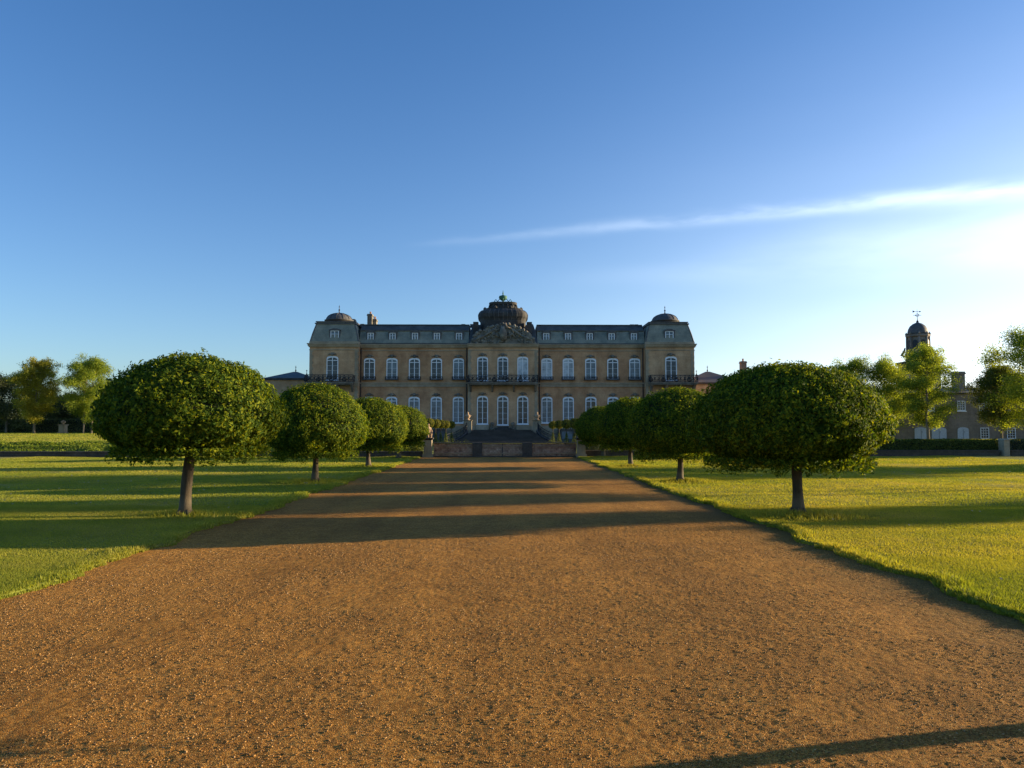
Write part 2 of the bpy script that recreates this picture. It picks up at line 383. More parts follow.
# path: gravel, displaced
def gravel_mat():
    m = Mat('gravel')
    vo = m.n.new('ShaderNodeTexVoronoi'); vo.inputs['Scale'].default_value = 110; m.l.new(m.geo.outputs['Position'], vo.inputs['Vector'])
    cc = m.n.new('ShaderNodeSeparateColor'); m.l.new(vo.outputs['Color'], cc.inputs[0])
    c = m.ramp(cc.outputs[0], [(0.0, (0.19,0.088,0.020)), (0.35, (0.42,0.19,0.034)), (0.75, (0.54,0.255,0.042)), (1.0, (0.64,0.38,0.11))])
    n1 = m.noise(0.35, 4); n2 = m.noise(3.2, 5, 0.7); n4 = m.noise(14, 4, 0.7)
    c = m.mix(c, m.ramp(n1, [(0.35, (0.84,0.82,0.80)), (0.65, (1.10,1.08,1.04))]), 1.0, 'MULTIPLY')
    c = m.mix(c, m.ramp(m.noise(1.1, 3, 0.6, stretch=(1,0.07,1)), [(0.36, (0.84,0.83,0.82)), (0.62, (1.08,1.07,1.05))]), 1.0, 'MULTIPLY')
    c = m.mix(c, m.ramp(n2, [(0.34, (0.74,0.72,0.70)), (0.58, (1.05,)*3)]), 0.8, 'MULTIPLY')
    c = m.mix(c, m.ramp(n4, [(0.34, (0.68,)*3), (0.6, (1.1,)*3)]), 0.75, 'MULTIPLY')
    # damp, mossy margin along the turf edges
    sp = m.n.new('ShaderNodeSeparateXYZ'); m.l.new(m.geo.outputs['Position'], sp.inputs[0])
    xr = m.math('ADD', sp.outputs['X'], m.math('MULTIPLY', m.math('SUBTRACT', n2, 0.5), 1.3))
    moss = m.ramp(m.math('DIVIDE', xr, 10.0), [(0.335, (0.0,)*3), (0.44, (0.6,)*3)])
    c = m.mix(c, (0.10,0.085,0.028), moss)
    m.color(c); m.rough(0.95); m.b.inputs['Specular IOR Level'].default_value = 0.15
    m.bump(m.math('ADD', m.math('MULTIPLY', vo.outputs['Distance'], -0.8), m.noise(120, 3, 0.8)), 1.0, 0.012)
    return m.m
M['gravel'] = gravel_mat()
def path_z(X, Y):
    # dimples and scuffs, stronger near the camera side of the path
    k = 0.7 + 0.6*vnoise(X*0.5, Y*0.4, 2)
    z = (vnoise(X*1.1, Y*0.9, 1)-0.5)*0.016
    z += (vnoise(X*4.2, Y*5.0, 3)-0.5)*0.004*k
    z += (vnoise(X*11, Y*13, 6)-0.5)*0.0025*k
    z += (vnoise(X*27, Y*31, 7)-0.5)*0.0030*k
    z += (vnoise(X*45+7, Y*50, 17)-0.5)*0.0035
    z += (vnoise(X*60, Y*60, 9)-0.5)*0.005
    return z*1.0
ysn = [1.2]
while ysn[-1] < WY + 0.4: ysn.append(ysn[-1] + max(0.013, ysn[-1]*0.0042))
ysn = np.concatenate([np.arange(-14, 1.2, 0.25), ysn])
tag(grid_obj('gravel_path', np.linspace(PL-0.25, PR+0.25, 640), ysn, path_z, M['gravel']), None, None, kind='structure')

# loose stones on the near path
n = 110000
Y = 2.4 * np.exp(rng.random(n) * math.log(11/2.4)); X = (rng.random(n)-0.5) * 9.1 - 0.16
keep = np.abs(X) < Y*0.75 + 0.6; X, Y = X[keep], Y[keep]; n = len(X)
dens = vnoise(X*1.5, Y*1.5, 21) + 0.5*vnoise(X*6, Y*6, 22); keep = dens > 0.55; X, Y = X[keep], Y[keep]; n = len(X)
Rr = 0.0016 + 0.0045*rng.random(n)**3 + 0.0003*Y
o8 = np.array([(1,0,0),(0,1,0),(-1,0,0),(0,-1,0),(0,0,1),(0,0,-1)], float)
f8 = np.array([(0,1,4),(1,2,4),(2,3,4),(3,0,4),(1,0,5),(2,1,5),(3,2,5),(0,3,5)])
a = rng.random(n)*6.28; S = rng.uniform(0.6, 1.4, (n,3)); S[:,2] *= 0.6
P = o8[None]*S[:,None]*Rr[:,None,None]
ca, sa = np.cos(a)[:,None], np.sin(a)[:,None]
Px = P[...,0]*ca - P[...,1]*sa; Py = P[...,0]*sa + P[...,1]*ca
V = np.stack([Px + X[:,None], Py + Y[:,None], P[...,2] + (path_z(X, Y) + Rr*0.25)[:,None]], 2).reshape(-1,3)
Fc = (f8[None] + (np.arange(n)*6)[:,None,None]).reshape(-1,3)
m = Mat('loose_stone'); m.color(m.ramp(m.geo.outputs['Random Per Island'], [(0.0, (0.14,0.075,0.03)), (0.5, (0.36,0.19,0.05)), (0.9, (0.48,0.26,0.07)), (1.0, (0.55,0.38,0.2))])); m.rough(0.9)
tag(np_mesh('loose_gravel', V, Fc, m.m), 'loose orange brown gravel stones scattered over the path', 'gravel', kind='stuff')

# grass blades
def blades(X, Y, Z, H, W, lean=0.5):
    n = len(X); a = rng.random(n)*6.28; th = rng.random(n)*6.28; ln = rng.random(n)*lean
    dx, dy = np.cos(a)*W, np.sin(a)*W
    tip = np.stack([X + np.cos(th)*ln*H, Y + np.sin(th)*ln*H, Z + H], 1)
    b0 = np.stack([X-dx, Y-dy, Z-0.004], 1); b1 = np.stack([X+dx, Y+dy, Z-0.004], 1)
    return np.stack([b0, b1, tip], 1).reshape(-1,3)
VV = []
for sgn in (-1, 1):
    for (y0, y1, cnt, hh, ww) in ((5.0, 9.5, 340000, 0.018, 0.0036), (9.5, 16, 340000, 0.018, 0.0062), (16, 28, 240000, 0.020, 0.011), (28, 45, 140000, 0.028, 0.020)):
        Yb = y0 + (y1-y0)*rng.random(cnt); Tb = 22.0 * rng.random(cnt)**1.0 * (y1/28 if y1 < 28 else 1.0) 
        Xb = (PL if sgn < 0 else PR) + sgn*(Tb)
        k = np.abs(Xb) < Yb*0.72 + 0.8; Xb, Yb = Xb[k], Yb[k]
        Zb, E = lawn_z(Xb, Yb, sgn)
        k = (Xb - E)*sgn > -0.02; Xb, Yb, Zb = Xb[k], Yb[k], Zb[k]
        H = hh*(0.5+0.9*rng.random(len(Xb)))*(0.8+0.4*vnoise(Xb*0.5, Yb*0.5, 31)); 
        VV.append(blades(Xb, Yb, Zb, H, ww*(0.6+0.8*rng.random(len(Xb))), 1.1))
    # longer fringe on the turf edge
    cnt = 26000; Yb = 4.5*np.exp(rng.random(cnt)*math.log(10)); off = rng.random(cnt)**1.6*0.30 - 0.05
    E = (PL if sgn < 0 else PR) + sgn*edge_wob(Yb, 5 if sgn < 0 else 8); Xb = E + sgn*off
    Zb = np.where(off < 0, 0.0, LZ-0.015)
    k = vnoise(Yb*2.5, Yb*0, 41+sgn) + 0.4*rng.random(cnt) > 0.35; Xb, Yb, Zb = Xb[k], Yb[k], Zb[k]
    VV.append(blades(Xb, Yb, Zb, (0.02+0.035*rng.random(len(Xb)))*(0.6+vnoise(Yb*3, Yb*0, 51+sgn)), 0.003+0.0006*Yb, 0.9))
for (xa, xb, y0, y1, zz_, cnt) in ((-80, -13.5, 48.2, 125, 0.80, 90000), (13.5, 75, 46.2, 85, 0.55, 40000)):
    Xb = rng.uniform(xa, xb, cnt); Yb = y0*np.exp(rng.random(cnt)*math.log(y1/y0))
    Zb = zz_ + (np.clip((Yb-46)/50, 0, 2)*0.30 if xa < 0 else 0) + (vnoise(Xb*0.2, Yb*0.2, 6)-0.5)*(0.12 if xa < 0 else 0.08)
    VV.append(blades(Xb, Yb, Zb, 0.03+0.03*rng.random(cnt), 0.0007*Yb, 1.1))
TREEY = [4.9, 14.1, 23.3, 32.7, 42.9]
for ty in TREEY[1:]:
    for tx in (-5.8, 5.55):
        cnt = 2500; aa = rng.random(cnt)*6.28; rr = 0.12 + 0.75*rng.random(cnt)**1.5
        Xb = tx + rr*np.cos(aa)*1.3; Yb = ty + rr*np.sin(aa)
        VV.append(blades(Xb, Yb, np.full(cnt, LZ-0.01), (0.10 - 0.07*rr)*(0.5+rng.random(cnt)), 0.004+0.0004*ty, 0.9))
Vb = np.concatenate(VV); nb = len(Vb)//3
tag(np_mesh('grass', Vb, np.arange(nb*3).reshape(-1,3), M['blade']), 'short green lawn grass beside the gravel path, longer along its edge', 'grass', kind='stuff')
# fallen leaves and daisies on the lawn: small pale specks
cnt = 260; Yb = 7 + 36*rng.random(cnt); Xb = (rng.random(cnt)-0.5)*1.4*Yb; k = (Xb < PL-0.3) | (Xb > PR+0.3); Xb, Yb = Xb[k], Yb[k]; cnt = len(Xb)
mb = MB()
for x, y in zip(Xb, Yb):
    s_ = 0.012 + 0.0006*y; a = random.random()*6.28
    mb.add([(x+cos(a+q)*s_, y+sin(a+q)*s_, LZ+0.035+0.01*sin(a+q)) for q in (0, 1.57, 3.14, 4.71)], [(0,1,2,3)])
tag(mb.build('fallen_leaf_litter', plain('dry_leaf', (0.45,0.36,0.2), 0.8)), 'dry pale leaf litter sprinkled over the lawns', 'leaf litter', kind='stuff')

# parterre ground behind the wall, terrace, raised side lawns
tag(grid_obj('parterre_gravel', np.linspace(-13, 13, 27), np.linspace(WY+0.3, 97, 40), 0.03, M['lawn']), None, None, kind='structure')
tag(grid_obj('raised_lawn_left', np.linspace(-160, -13, 80), np.concatenate([[WY+2.8], np.linspace(49, 130, 60)]), lambda X, Y: 0.80 + np.clip((Y-46)/50, 0, 2)*0.30 + (vnoise(X*0.2, Y*0.2, 6)-0.5)*0.12, M['lawn']), None, None, kind='structure')
tag(grid_obj('raised_lawn_right', np.linspace(13, 160, 80), np.concatenate([[WY+0.5], np.linspace(47, 130, 60)]), lambda X, Y: 0.55 + (vnoise(X*0.2, Y*0.2, 6)-0.5)*0.08, M['lawn']), None, None, kind='structure')
tag(MB().box(-45, 45, 105.2, 135, -0.5, 1.6).build('terrace', M['trim']), None, None, kind='structure')

# ------------------------------------------------------------------ foliage makers
def leaf_mesh(P, Nn, size, aspect=2.2, jitter=0.8):
    """folded diamond leaves at P facing roughly along Nn"""
    n = len(P)
    Nn = Nn + rng.normal(0, jitter, (n,3)); Nn /= np.linalg.norm(Nn, axis=1)[:,None]+1e-9
    U = rng.normal(0, 1, (n,3)); U -= Nn*np.sum(U*Nn, 1)[:,None]; U /= np.linalg.norm(U, axis=1)[:,None]+1e-9
    W = np.cross(Nn, U); s = size*(0.6+0.8*rng.random(n))[:,None]
    a = P - U*s*0.5; b = P + U*s*0.5; c = P + W*s*0.5/aspect + Nn*s*0.1; d = P - W*s*0.5/aspect + Nn*s*0.1
    V = np.stack([a, c, b, d], 1).reshape(-1,3)
    i = np.arange(n)*4
    return V, np.concatenate([np.stack([i, i+1, i+2], 1), np.stack([i, i+2, i+3], 1)])
def topiary_surface(u, ang, R0, zb, zw, zt, seed):
    """u in [0,1]: 0 = bottom centre, 1 = top; returns point and outward normal on a clipped mushroom dome"""
    n = len(u); th = u*PI            # 0 bottom .. PI top
    ct = -np.cos(th); st = np.sin(th)
    up = ct > 0
    rx = R0 * np.where(up, np.abs(st)**1.0, np.abs(st)**0.70)
    z = np.where(up, zw + (zt-zw)*np.abs(ct)**1.0, zw - (zw-zb)*np.abs(ct)**0.9)
    lump = 1 + 0.10*(vnoise(ang*1.6+20, z*1.6, seed)-0.5) + 0.09*(vnoise(ang*6+20, z*5, seed+1)-0.5)
    rr = rx*lump
    P = np.stack([rr*np.cos(ang), rr*np.sin(ang), z], 1)
    Nn = np.stack([st*np.cos(ang), st*np.sin(ang), ct*0.9], 1)
    return P, Nn
def make_laurel(R0, zb, zw, zt, nleaf, lsize, seed, lean, cshift=0.0):
    root = empty('laurel_topiary')
    # shell of leaves in depth, denser outside
    u = np.arccos(1 - 2*rng.random(nleaf))/PI; ang = rng.random(nleaf)*2*PI
    P, Nn = topiary_surface(u, ang, R0, zb, zw, zt, seed)
    clump = vnoise(ang*9+20, P[:,2]*8, seed+5)*vnoise(ang*23+20, P[:,2]*19, seed+6)
    clump2 = vnoise(ang*3.2+20, P[:,2]*3.5, seed+9)
    depth = rng.random(nleaf)**1.4*0.30 + (0.42-clump)*0.22 + (0.5-clump2)*0.12
    cen = np.array([0, 0, zb + (zw-zb)*0.9])
    P = P + (cen - P)*(depth/R0)[:,None]
    P[:,2] += 0.05*(rng.random(nleaf)-0.5)
    # hanging fringe and stray shoots
    nf = nleaf//14; a2 = rng.random(nf)*2*PI; r2 = R0*(0.25+0.62*rng.random(nf)**0.6)
    hang = vnoise(a2*7+30, r2*5, seed+7)
    P2 = np.stack([r2*np.cos(a2), r2*np.sin(a2), zb + 0.12 - 0.36*hang*rng.random(nf)], 1)
    ns = 300; us = np.arccos(1 - 2*(0.40+0.50*rng.random(ns)))/PI; as_ = rng.random(ns)*2*PI; Ps, Ns = topiary_surface(us, as_, R0, zb, zw, zt, seed)
    PS = []; NS = []
    for k in range(4):
        PS.append(Ps + Ns*(0.013*k*(0.5+rng.random((ns,1)))) + np.array([0,0,1.0])*0.007*k + rng.normal(0,0.012,(ns,3))); NS.append(Ns)
    off = np.array([*(np.percentile(P[:,:2], 0.5, axis=0) + np.percentile(P[:,:2], 99.5, axis=0))/2, 0]) - np.array([cshift, 0, 0])
    PA = np.concatenate([P, P2] + PS) - off; NA = np.concatenate([Nn, np.tile([0,0,-0.4], (nf,1))] + NS)
    V, Fc = leaf_mesh(PA, NA, lsize, 2.3, 0.5)
    np_mesh('crown', V, Fc, M['laurel'], root)
    # dark twiggy inside
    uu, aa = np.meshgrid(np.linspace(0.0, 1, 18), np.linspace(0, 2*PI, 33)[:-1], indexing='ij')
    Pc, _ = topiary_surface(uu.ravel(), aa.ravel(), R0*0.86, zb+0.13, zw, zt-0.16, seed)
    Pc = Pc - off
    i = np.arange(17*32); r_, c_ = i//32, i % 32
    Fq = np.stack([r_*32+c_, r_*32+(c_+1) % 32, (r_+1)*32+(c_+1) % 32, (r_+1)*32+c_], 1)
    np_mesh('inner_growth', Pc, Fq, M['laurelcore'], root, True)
    mb = MB(); pts = []; rd = []
    for k in range(9):
        t = k/8; z = t*(zb+0.35)
        pts.append((lean*t + 0.012*sin(5*t+seed), 0.01*cos(6*t), z)); rd.append(0.080 + 0.022*(1-t)**5 + 0.022*(1-t) + 0.006*sin(9*t+seed))
    mb.tube(pts, rd, 14)
    for k in range(5):
        a = k*1.256+seed; mb.tube([(lean, 0, zb+0.2), (lean+0.3*cos(a), 0.3*sin(a), zb+0.45), (lean+0.8*cos(a), 0.8*sin(a), zb+0.8)], [0.06,0.045,0.02], 6)
        mb.tube([(0.09*cos(a), 0.09*sin(a), 0.10), (0.20*cos(a), 0.20*sin(a), -0.03)], [0.035, 0.02], 6)
    mb.build('trunk', M['bark'], root, True)
    return root
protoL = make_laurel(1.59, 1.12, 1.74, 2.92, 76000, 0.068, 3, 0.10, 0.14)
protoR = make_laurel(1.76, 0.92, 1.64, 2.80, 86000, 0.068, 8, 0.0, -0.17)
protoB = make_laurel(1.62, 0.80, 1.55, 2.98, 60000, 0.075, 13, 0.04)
grp = 'clipped laurel trees lining the gravel path'
tx = -5.8
def settle(o, loc, rz, sc, label):
    o.location = loc; o.rotation_euler = (0,0,rz); o.scale = sc; tag(o, label, 'tree', grp)
settle(protoL, (-5.72, 14.05, LZ), 0, (1,1,1), 'nearest clipped laurel left of the path, broad dark dome on a pale based leaning trunk')
settle(protoR, (5.49, 14.3, LZ), 0, (1,1,1), 'nearest clipped laurel right of the gravel path, widest dome with its right flank sunlit')
specL = [(-5.58, 23.2, 2.1, 0.93, 0.99, 'second clipped laurel from the front on the left side of the path'),
         (-5.60, 32.5, 4.0, 0.98, 0.98, 'third clipped laurel from the front on the left side of the path'),
         (-5.64, 42.2, 5.3, 1.02, 0.97, 'farthest clipped laurel on the left side, beside the statue pedestal')]
specR = [(5.36, 23.2, 1.0, 0.95, 0.95, 'second clipped laurel from the front on the right side of the path'),
         (5.52, 33.0, 3.0, 0.96, 0.99, 'third clipped laurel from the front on the right side of the path'),
         (5.72, 43.6, 5.9, 1.0, 0.97, 'farthest clipped laurel on the right side, hiding the parterre wall end')]
for i, (x, y, rz, s_, sz, lb) in enumerate(specL + specR):
    if i == 0: settle(protoB, (x, y, LZ), rz, (s_, s_, sz), lb)
    else: dup(protoB, (x, y, LZ), rz, (s_, s_, sz), lb)
# the next pair, standing level with the photographer (its shadow lies across the near path)
dup(protoR, (5.6, 4.76, LZ), 0.9, (0.8,0.8,1.55), 'taller laurel level with the camera on the right, its trunk shadow crossing the path')

def park_tree(name, H, Rc, zc0, nleaf, lsize, mat, seed, label, loc, group=None, trunk_r=0.16, cols=None, droop=0.0, twin=False):
    """trunk, limbs, crown of leaf clumps gathered round the limb ends"""
    rs = np.random.default_rng(seed); root = empty(name, loc); tag(root, label, 'tree', group)
    mb = MB(); ends = []
    bases = [(0, 0)] if not twin else [(-0.45, 0), (0.45, 0.2)]
    for bx, by in bases:
        top = H*0.9; pts = [(bx, by, -0.3)]; K = 7
        for k in range(1, K+1): pts.append((bx + rs.normal(0, 0.10)*k*0.35, by + rs.normal(0, 0.10)*k*0.35, top*k/K))
        mb.tube(pts, [trunk_r*(1-0.85*k/K) for k in range(K+1)], 8)
        nl = int(30/len(bases))
        for k in range(nl):
            t = zc0*1.1/H + (0.99 - zc0*1.1/H)*(k+rs.random())/nl; z = H*t
            base = Vector(pts[min(K-1, max(1, int(t*K)))]); base.z = min(z*0.95, H*0.93)
            a = k*2.4 + rs.normal(0, 0.4); prof = sin(PI*min(1, max(0.10, (t - zc0/H)/(1-zc0/H)*0.86+0.10)))**0.6
            rr = Rc*prof*(0.7+0.5*rs.random())
            end = base + Vector((cos(a)*rr, sin(a)*rr, rr*(0.18+0.3*rs.random()-droop)))
            end.z = min(end.z, H*1.0)
            mid = base.lerp(end, 0.5) + Vector((0,0,0.12*rr))
            mb.tube([base, mid, end], [trunk_r*0.42*(1-t*0.5), trunk_r*0.26*(1-t*0.5), 0.015], 5)
            ends += [(end, 1.0), (mid.lerp(end, 0.45), 0.85), (mid, 0.7), (base.lerp(end, 0.3), 0.6)]
            for q in range(3):
                e2 = mid.lerp(end, 0.2+0.3*q) + Vector((rs.normal(0,0.3*Rc*0.6), rs.normal(0,0.3*Rc*0.6), rs.normal(0.05,0.22*Rc*0.6)))
                mb.bar(mid.lerp(end, 0.2+0.3*q), e2, 0.02, 4, 0.008); ends.append((e2, 0.7))
    mb.build('trunk', M['bark2'], root, True)
    E = np.array([list(e) for e, _ in ends]); Wt = np.array([w_ for _, w_ in ends])
    idx = rs.integers(0, len(E), nleaf); cr = Rc*0.29*Wt[idx]; nleaf = nleaf
    dv = rs.normal(0, 1, (nleaf,3)); dv /= np.linalg.norm(dv, axis=1)[:,None]; rad = rs.random(nleaf)**0.55
    P = E[idx] + dv*(rad*cr)[:,None]*np.array([1.1,1.1,0.85]) + rs.normal(0, Rc*0.055, (nleaf,3))
    P = P[P[:,2] > zc0*0.55]; dv = dv[:len(P)]
    V, Fc = leaf_mesh(P, dv + np.array([0,0,0.4]), lsize, 1.7, 0.8)
    np_mesh('crown', V, Fc, mat, root)
    return root
def gx(px, Y, py=430):
    d = pxdir(px, py); return d.x/d.y*Y
def gz(py, Y): return EYE + (430-py)*Y/F

# right-hand garden trees behind the low wall
T = 'garden trees behind the right-hand wall'
park_tree('garden_tree', 9.7, 2.7, 1.2, 46000, 0.13, M['green'], 21, 'tall bright green tree in front of the clock tower, backlit crown', (gx(928, 80), 80, 0.5), T, 0.17)
park_tree('garden_tree', 8.6, 3.0, 1.4, 44000, 0.13, M['green'], 22, 'pale leafy tree between the large right laurel and the clock tower tree', (gx(886, 84), 84, 0.5), T, 0.15)
park_tree('garden_tree', 8.8, 3.0, 1.6, 38000, 0.13, M['green'], 23, 'pale green treetop rising just behind the large right laurel crown', (gx(850, 86), 86, 0.5), T, 0.15)
park_tree('garden_tree', 7.6, 2.5, 1.2, 42000, 0.13, M['box'], 24, 'low tree in front of the stable block at the right', (gx(1001, 78), 78, 0.5), T, 0.15)
park_tree('garden_tree', 10.6, 3.8, 1.2, 50000, 0.14, M['green'], 25, 'tallest tree at the right edge of the picture, sunlit from behind', (gx(1034, 74), 74, 0.5), T, 0.17)
# left-hand trees on the raised lawn
T = 'park trees on the raised left lawn'
park_tree('lawn_tree', 9.3, 2.5, 1.7, 42000, 0.14, M['yellowgreen'], 31, 'yellowing tree with an irregular crown and a pale slanting trunk on the raised left lawn', (gx(34, 96), 96, 1.0), T, 0.15)
park_tree('lawn_tree', 9.6, 2.9, 1.5, 52000, 0.14, M['green'], 38, 'fresh green twin-trunked tree on the raised lawn beside the large left laurel', (gx(87, 97), 97, 1.0), T, 0.13, twin=True)
park_tree('lawn_tree', 7.2, 4.0, 1.2, 26000, 0.18, M['dusky'], 33, 'dark dusky tree at the left edge of the picture', (gx(6, 104), 104, 1.0), T, 0.15)
park_tree('lawn_tree', 5.2, 4.4, 0.6, 26000, 0.2, M['dusky'], 34, 'dark broad tree in shade behind the gap between the yellowing and green trees', (gx(62, 118), 118, 1.0), T, 0.15)
park_tree('lawn_tree', 7.4, 4.2, 1.0, 24000, 0.2, M['dusky'], 36, 'dark tree in shade partly hidden behind the large left laurel', (gx(112, 120), 120, 1.0), T, 0.15)
# trees standing outside the picture on the right; their shadows stripe the lawns
T = 'trees to the right that shade the lawns'
park_tree('shade_tree', 7.8, 1.9, 0.8, 9000, 0.22, M['green'], 41, 'slender young tree nearest on the right beyond the picture, casting a thin shadow band', (46, 23.0, 0), T, 0.3)
park_tree('shade_tree', 12.0, 3.6, 1.5, 26000, 0.26, M['green'], 42, 'broad tree beyond the right of the picture shading the middle of the right lawn', (58, 39.0, 0), T, 0.25)
park_tree('shade_tree', 11, 3.0, 1.0, 16000, 0.26, M['green'], 43, 'rounded tree beyond the right of the picture standing behind the wall end', (58, 52.3, 0.55), T, 0.25)
park_tree('shade_tree', 12, 2.0, 5.5, 6000, 0.24, M['green'], 44, 'tall slender tree with a high crown beyond the right of the picture', (40, 25.6, 0), T, 0.12)
park_tree('shade_tree', 10.6, 1.7, 6.2, 6000, 0.24, M['green'], 45, 'second slender tree beyond the right of the picture, thin crown', (44, 27.2, 0), T, 0.12)
park_tree('steps_shade_tree', 8.4, 5.2, 0.8, 26000, 0.26, M['dusky'], 46, 'dense tree added right of the mansion to shade the steps, unseen behind the widest laurel', (41, 110.5, 0.5), None, 0.3)  # unseen tree, added to keep the low sun off the garden steps

# distant wood beyond the park
def wood_mass(name, spots, mat, label, nleaf=500):
    PP = []; NN = []
    for x, y, r, h in spots:
        dv = rng.normal(0, 1, (nleaf,3)); dv /= np.linalg.norm(dv, axis=1)[:,None]; dv[:,2] = np.abs(dv[:,2])
        lp = 1+0.25*(vnoise(dv[:,0]*3+x, dv[:,1]*3+y, 77)-0.5)
        PP.append(np.array([x,y,0]) + dv*np.array([r,r,h])*lp[:,None]*(0.82+0.2*rng.random((nleaf,1)))); NN.append(dv)
    V, Fc = leaf_mesh(np.concatenate(PP), np.concatenate(NN), 1.1, 1.4, 0.6)
    return tag(np_mesh(name, V, Fc, mat), label, 'wood', kind='stuff')
spots = [(x + rng.normal(0,3), 190 + rng.normal(0,12), 7+3*rng.random(), 5.5+3.0*rng.random()) for x in np.arange(-210, -60, 6)]
spots += [(x + rng.normal(0,3), 190 + rng.normal(0,12), 7+3*rng.random(), 6+3.5*rng.random()) for x in np.arange(60, 220, 6)]
wood_mass('distant_wood', spots, M['dusky'], 'distant dark wood along the horizon behind the lawn trees')
# clipped dark hedge at the back of the left lawn
def hedge(name, x0, x1, y0, y1, z0, z1, mat, label, nleaf, lsize=0.08, cat='hedge', group=None, wob=0.06):
    o = empty(name, ((x0+x1)/2, (y0+y1)/2, z0)); tag(o, label, cat, group)
    hx, hy, hz = (x1-x0)/2, (y1-y0)/2, z1-z0
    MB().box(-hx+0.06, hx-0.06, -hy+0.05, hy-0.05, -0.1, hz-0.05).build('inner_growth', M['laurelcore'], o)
    A = [2*hx*hz, 2*hx*2*hy, 2*hy*hz*2]; pr = np.array(A)/sum(A); k = rng.choice(3, nleaf, p=pr); s1_ = rng.uniform(-1,1,nleaf); s2_ = rng.random(nleaf); s3_ = rng.choice([-1,1], nleaf)
    P = np.zeros((nleaf,3)); Nn = np.zeros((nleaf,3))
    P[:,0] = np.where(k == 2, s3_*hx, s1_*hx); P[:,1] = np.where(k == 0, -hy, np.where(k == 1, (s2_*2-1)*hy, s1_*hy)); P[:,2] = np.where(k == 1, hz, s2_*hz)
    Nn[:,0] = np.where(k == 2, s3_, 0); Nn[:,1] = np.where(k == 0, -1, 0); Nn[:,2] = np.where(k == 1, 1, 0.2)
    lump = (vnoise(P[:,0]*1.5, P[:,2]*3+P[:,1]*2, 61)-0.5)*wob*2
    P += Nn*(lump[:,None] + rng.normal(0, 0.02, (nleaf,1)))
    V, Fc = leaf_mesh(P, Nn, lsize, 1.6, 0.8); np_mesh('foliage', V, Fc, mat, o); return o
hedge('yew_hedge', -95, -42, 108, 110, 1.0, 3.0, M['dusky'], 'long dark clipped hedge at the back of the raised left lawn', 22000, 0.22)

# ------------------------------------------------------------------ low walls, ivy bank, hedge, pedestals
def rubble(name, x0, x1, z1, label, mat=None, y0=WY, th=0.35):
    o = empty(name, ((x0+x1)/2, y0, 0)); tag(o, label, 'wall'); cx = (x0+x1)/2
    MB().box(x0-cx, x1-cx, 0, th, -0.2, z1-0.07).build('masonry', mat or M['darkstone'], o)
    MB().box(x0-cx-0.02, x1-cx+0.02, -0.04, th+0.04, z1-0.068, z1).build('coping', M['brownwall'], o)
    return o
M['brownwall'] = stone('dark_garden_wall', (0.07,0.055,0.045), (0.11,0.085,0.065), (0.17,0.13,0.10), 5.0, 0.12, 0.9)
rubble('garden_wall', -75, -4.62, 0.34, 'low dark stone wall along the foot of the ivy bank, left of the path', M['brownwall'])
rubble('garden_wall', 4.9, 29.25, 0.40, 'low dark stone wall under the long box hedge, right of the path', M['brownwall'])
rubble('garden_wall', 29.95, 75, 0.40, 'low brown stone wall at the far right beyond the stone pier', M['brownwall'])
# centre wall across the path end
cw = empty('parterre_wall', (0, WY+0.1, 0)); tag(cw, 'low rubble stone wall with dark piers closing the end of the gravel path', 'wall')
for xa, xb in ((-4.0, -1.72), (-1.16, 1.20), (1.76, 4.35)):
    MB().box(xa, xb, 0.06, 0.4, -0.1, 0.78).build('panel', M['brick'], cw)
    MB().box(xa, xb, 0.0, 0.42, 0.62, 0.66).box(xa, xb, -0.02, 0.42, 0.20, 0.245).build('stone_band', M['statue'], cw)
for xa in (-1.72, 1.20): MB().box(xa, xa+0.56, -0.10, 0.5, -0.1, 0.80).build('pier', M['brownwall'], cw)
MB().box(-4.05, 4.4, -0.02, 0.46, 0.80, 0.86).build('coping', M['darkstone'], cw)
MB().box(-4.0, 4.4, -0.22, 0.0, -0.05, 0.07).build('plinth', M['brownwall'], cw)
MB().box(0.0, 0.05, 0.03, 0.06, 0.0, 0.78).build('seam', M['darkstone'], cw)

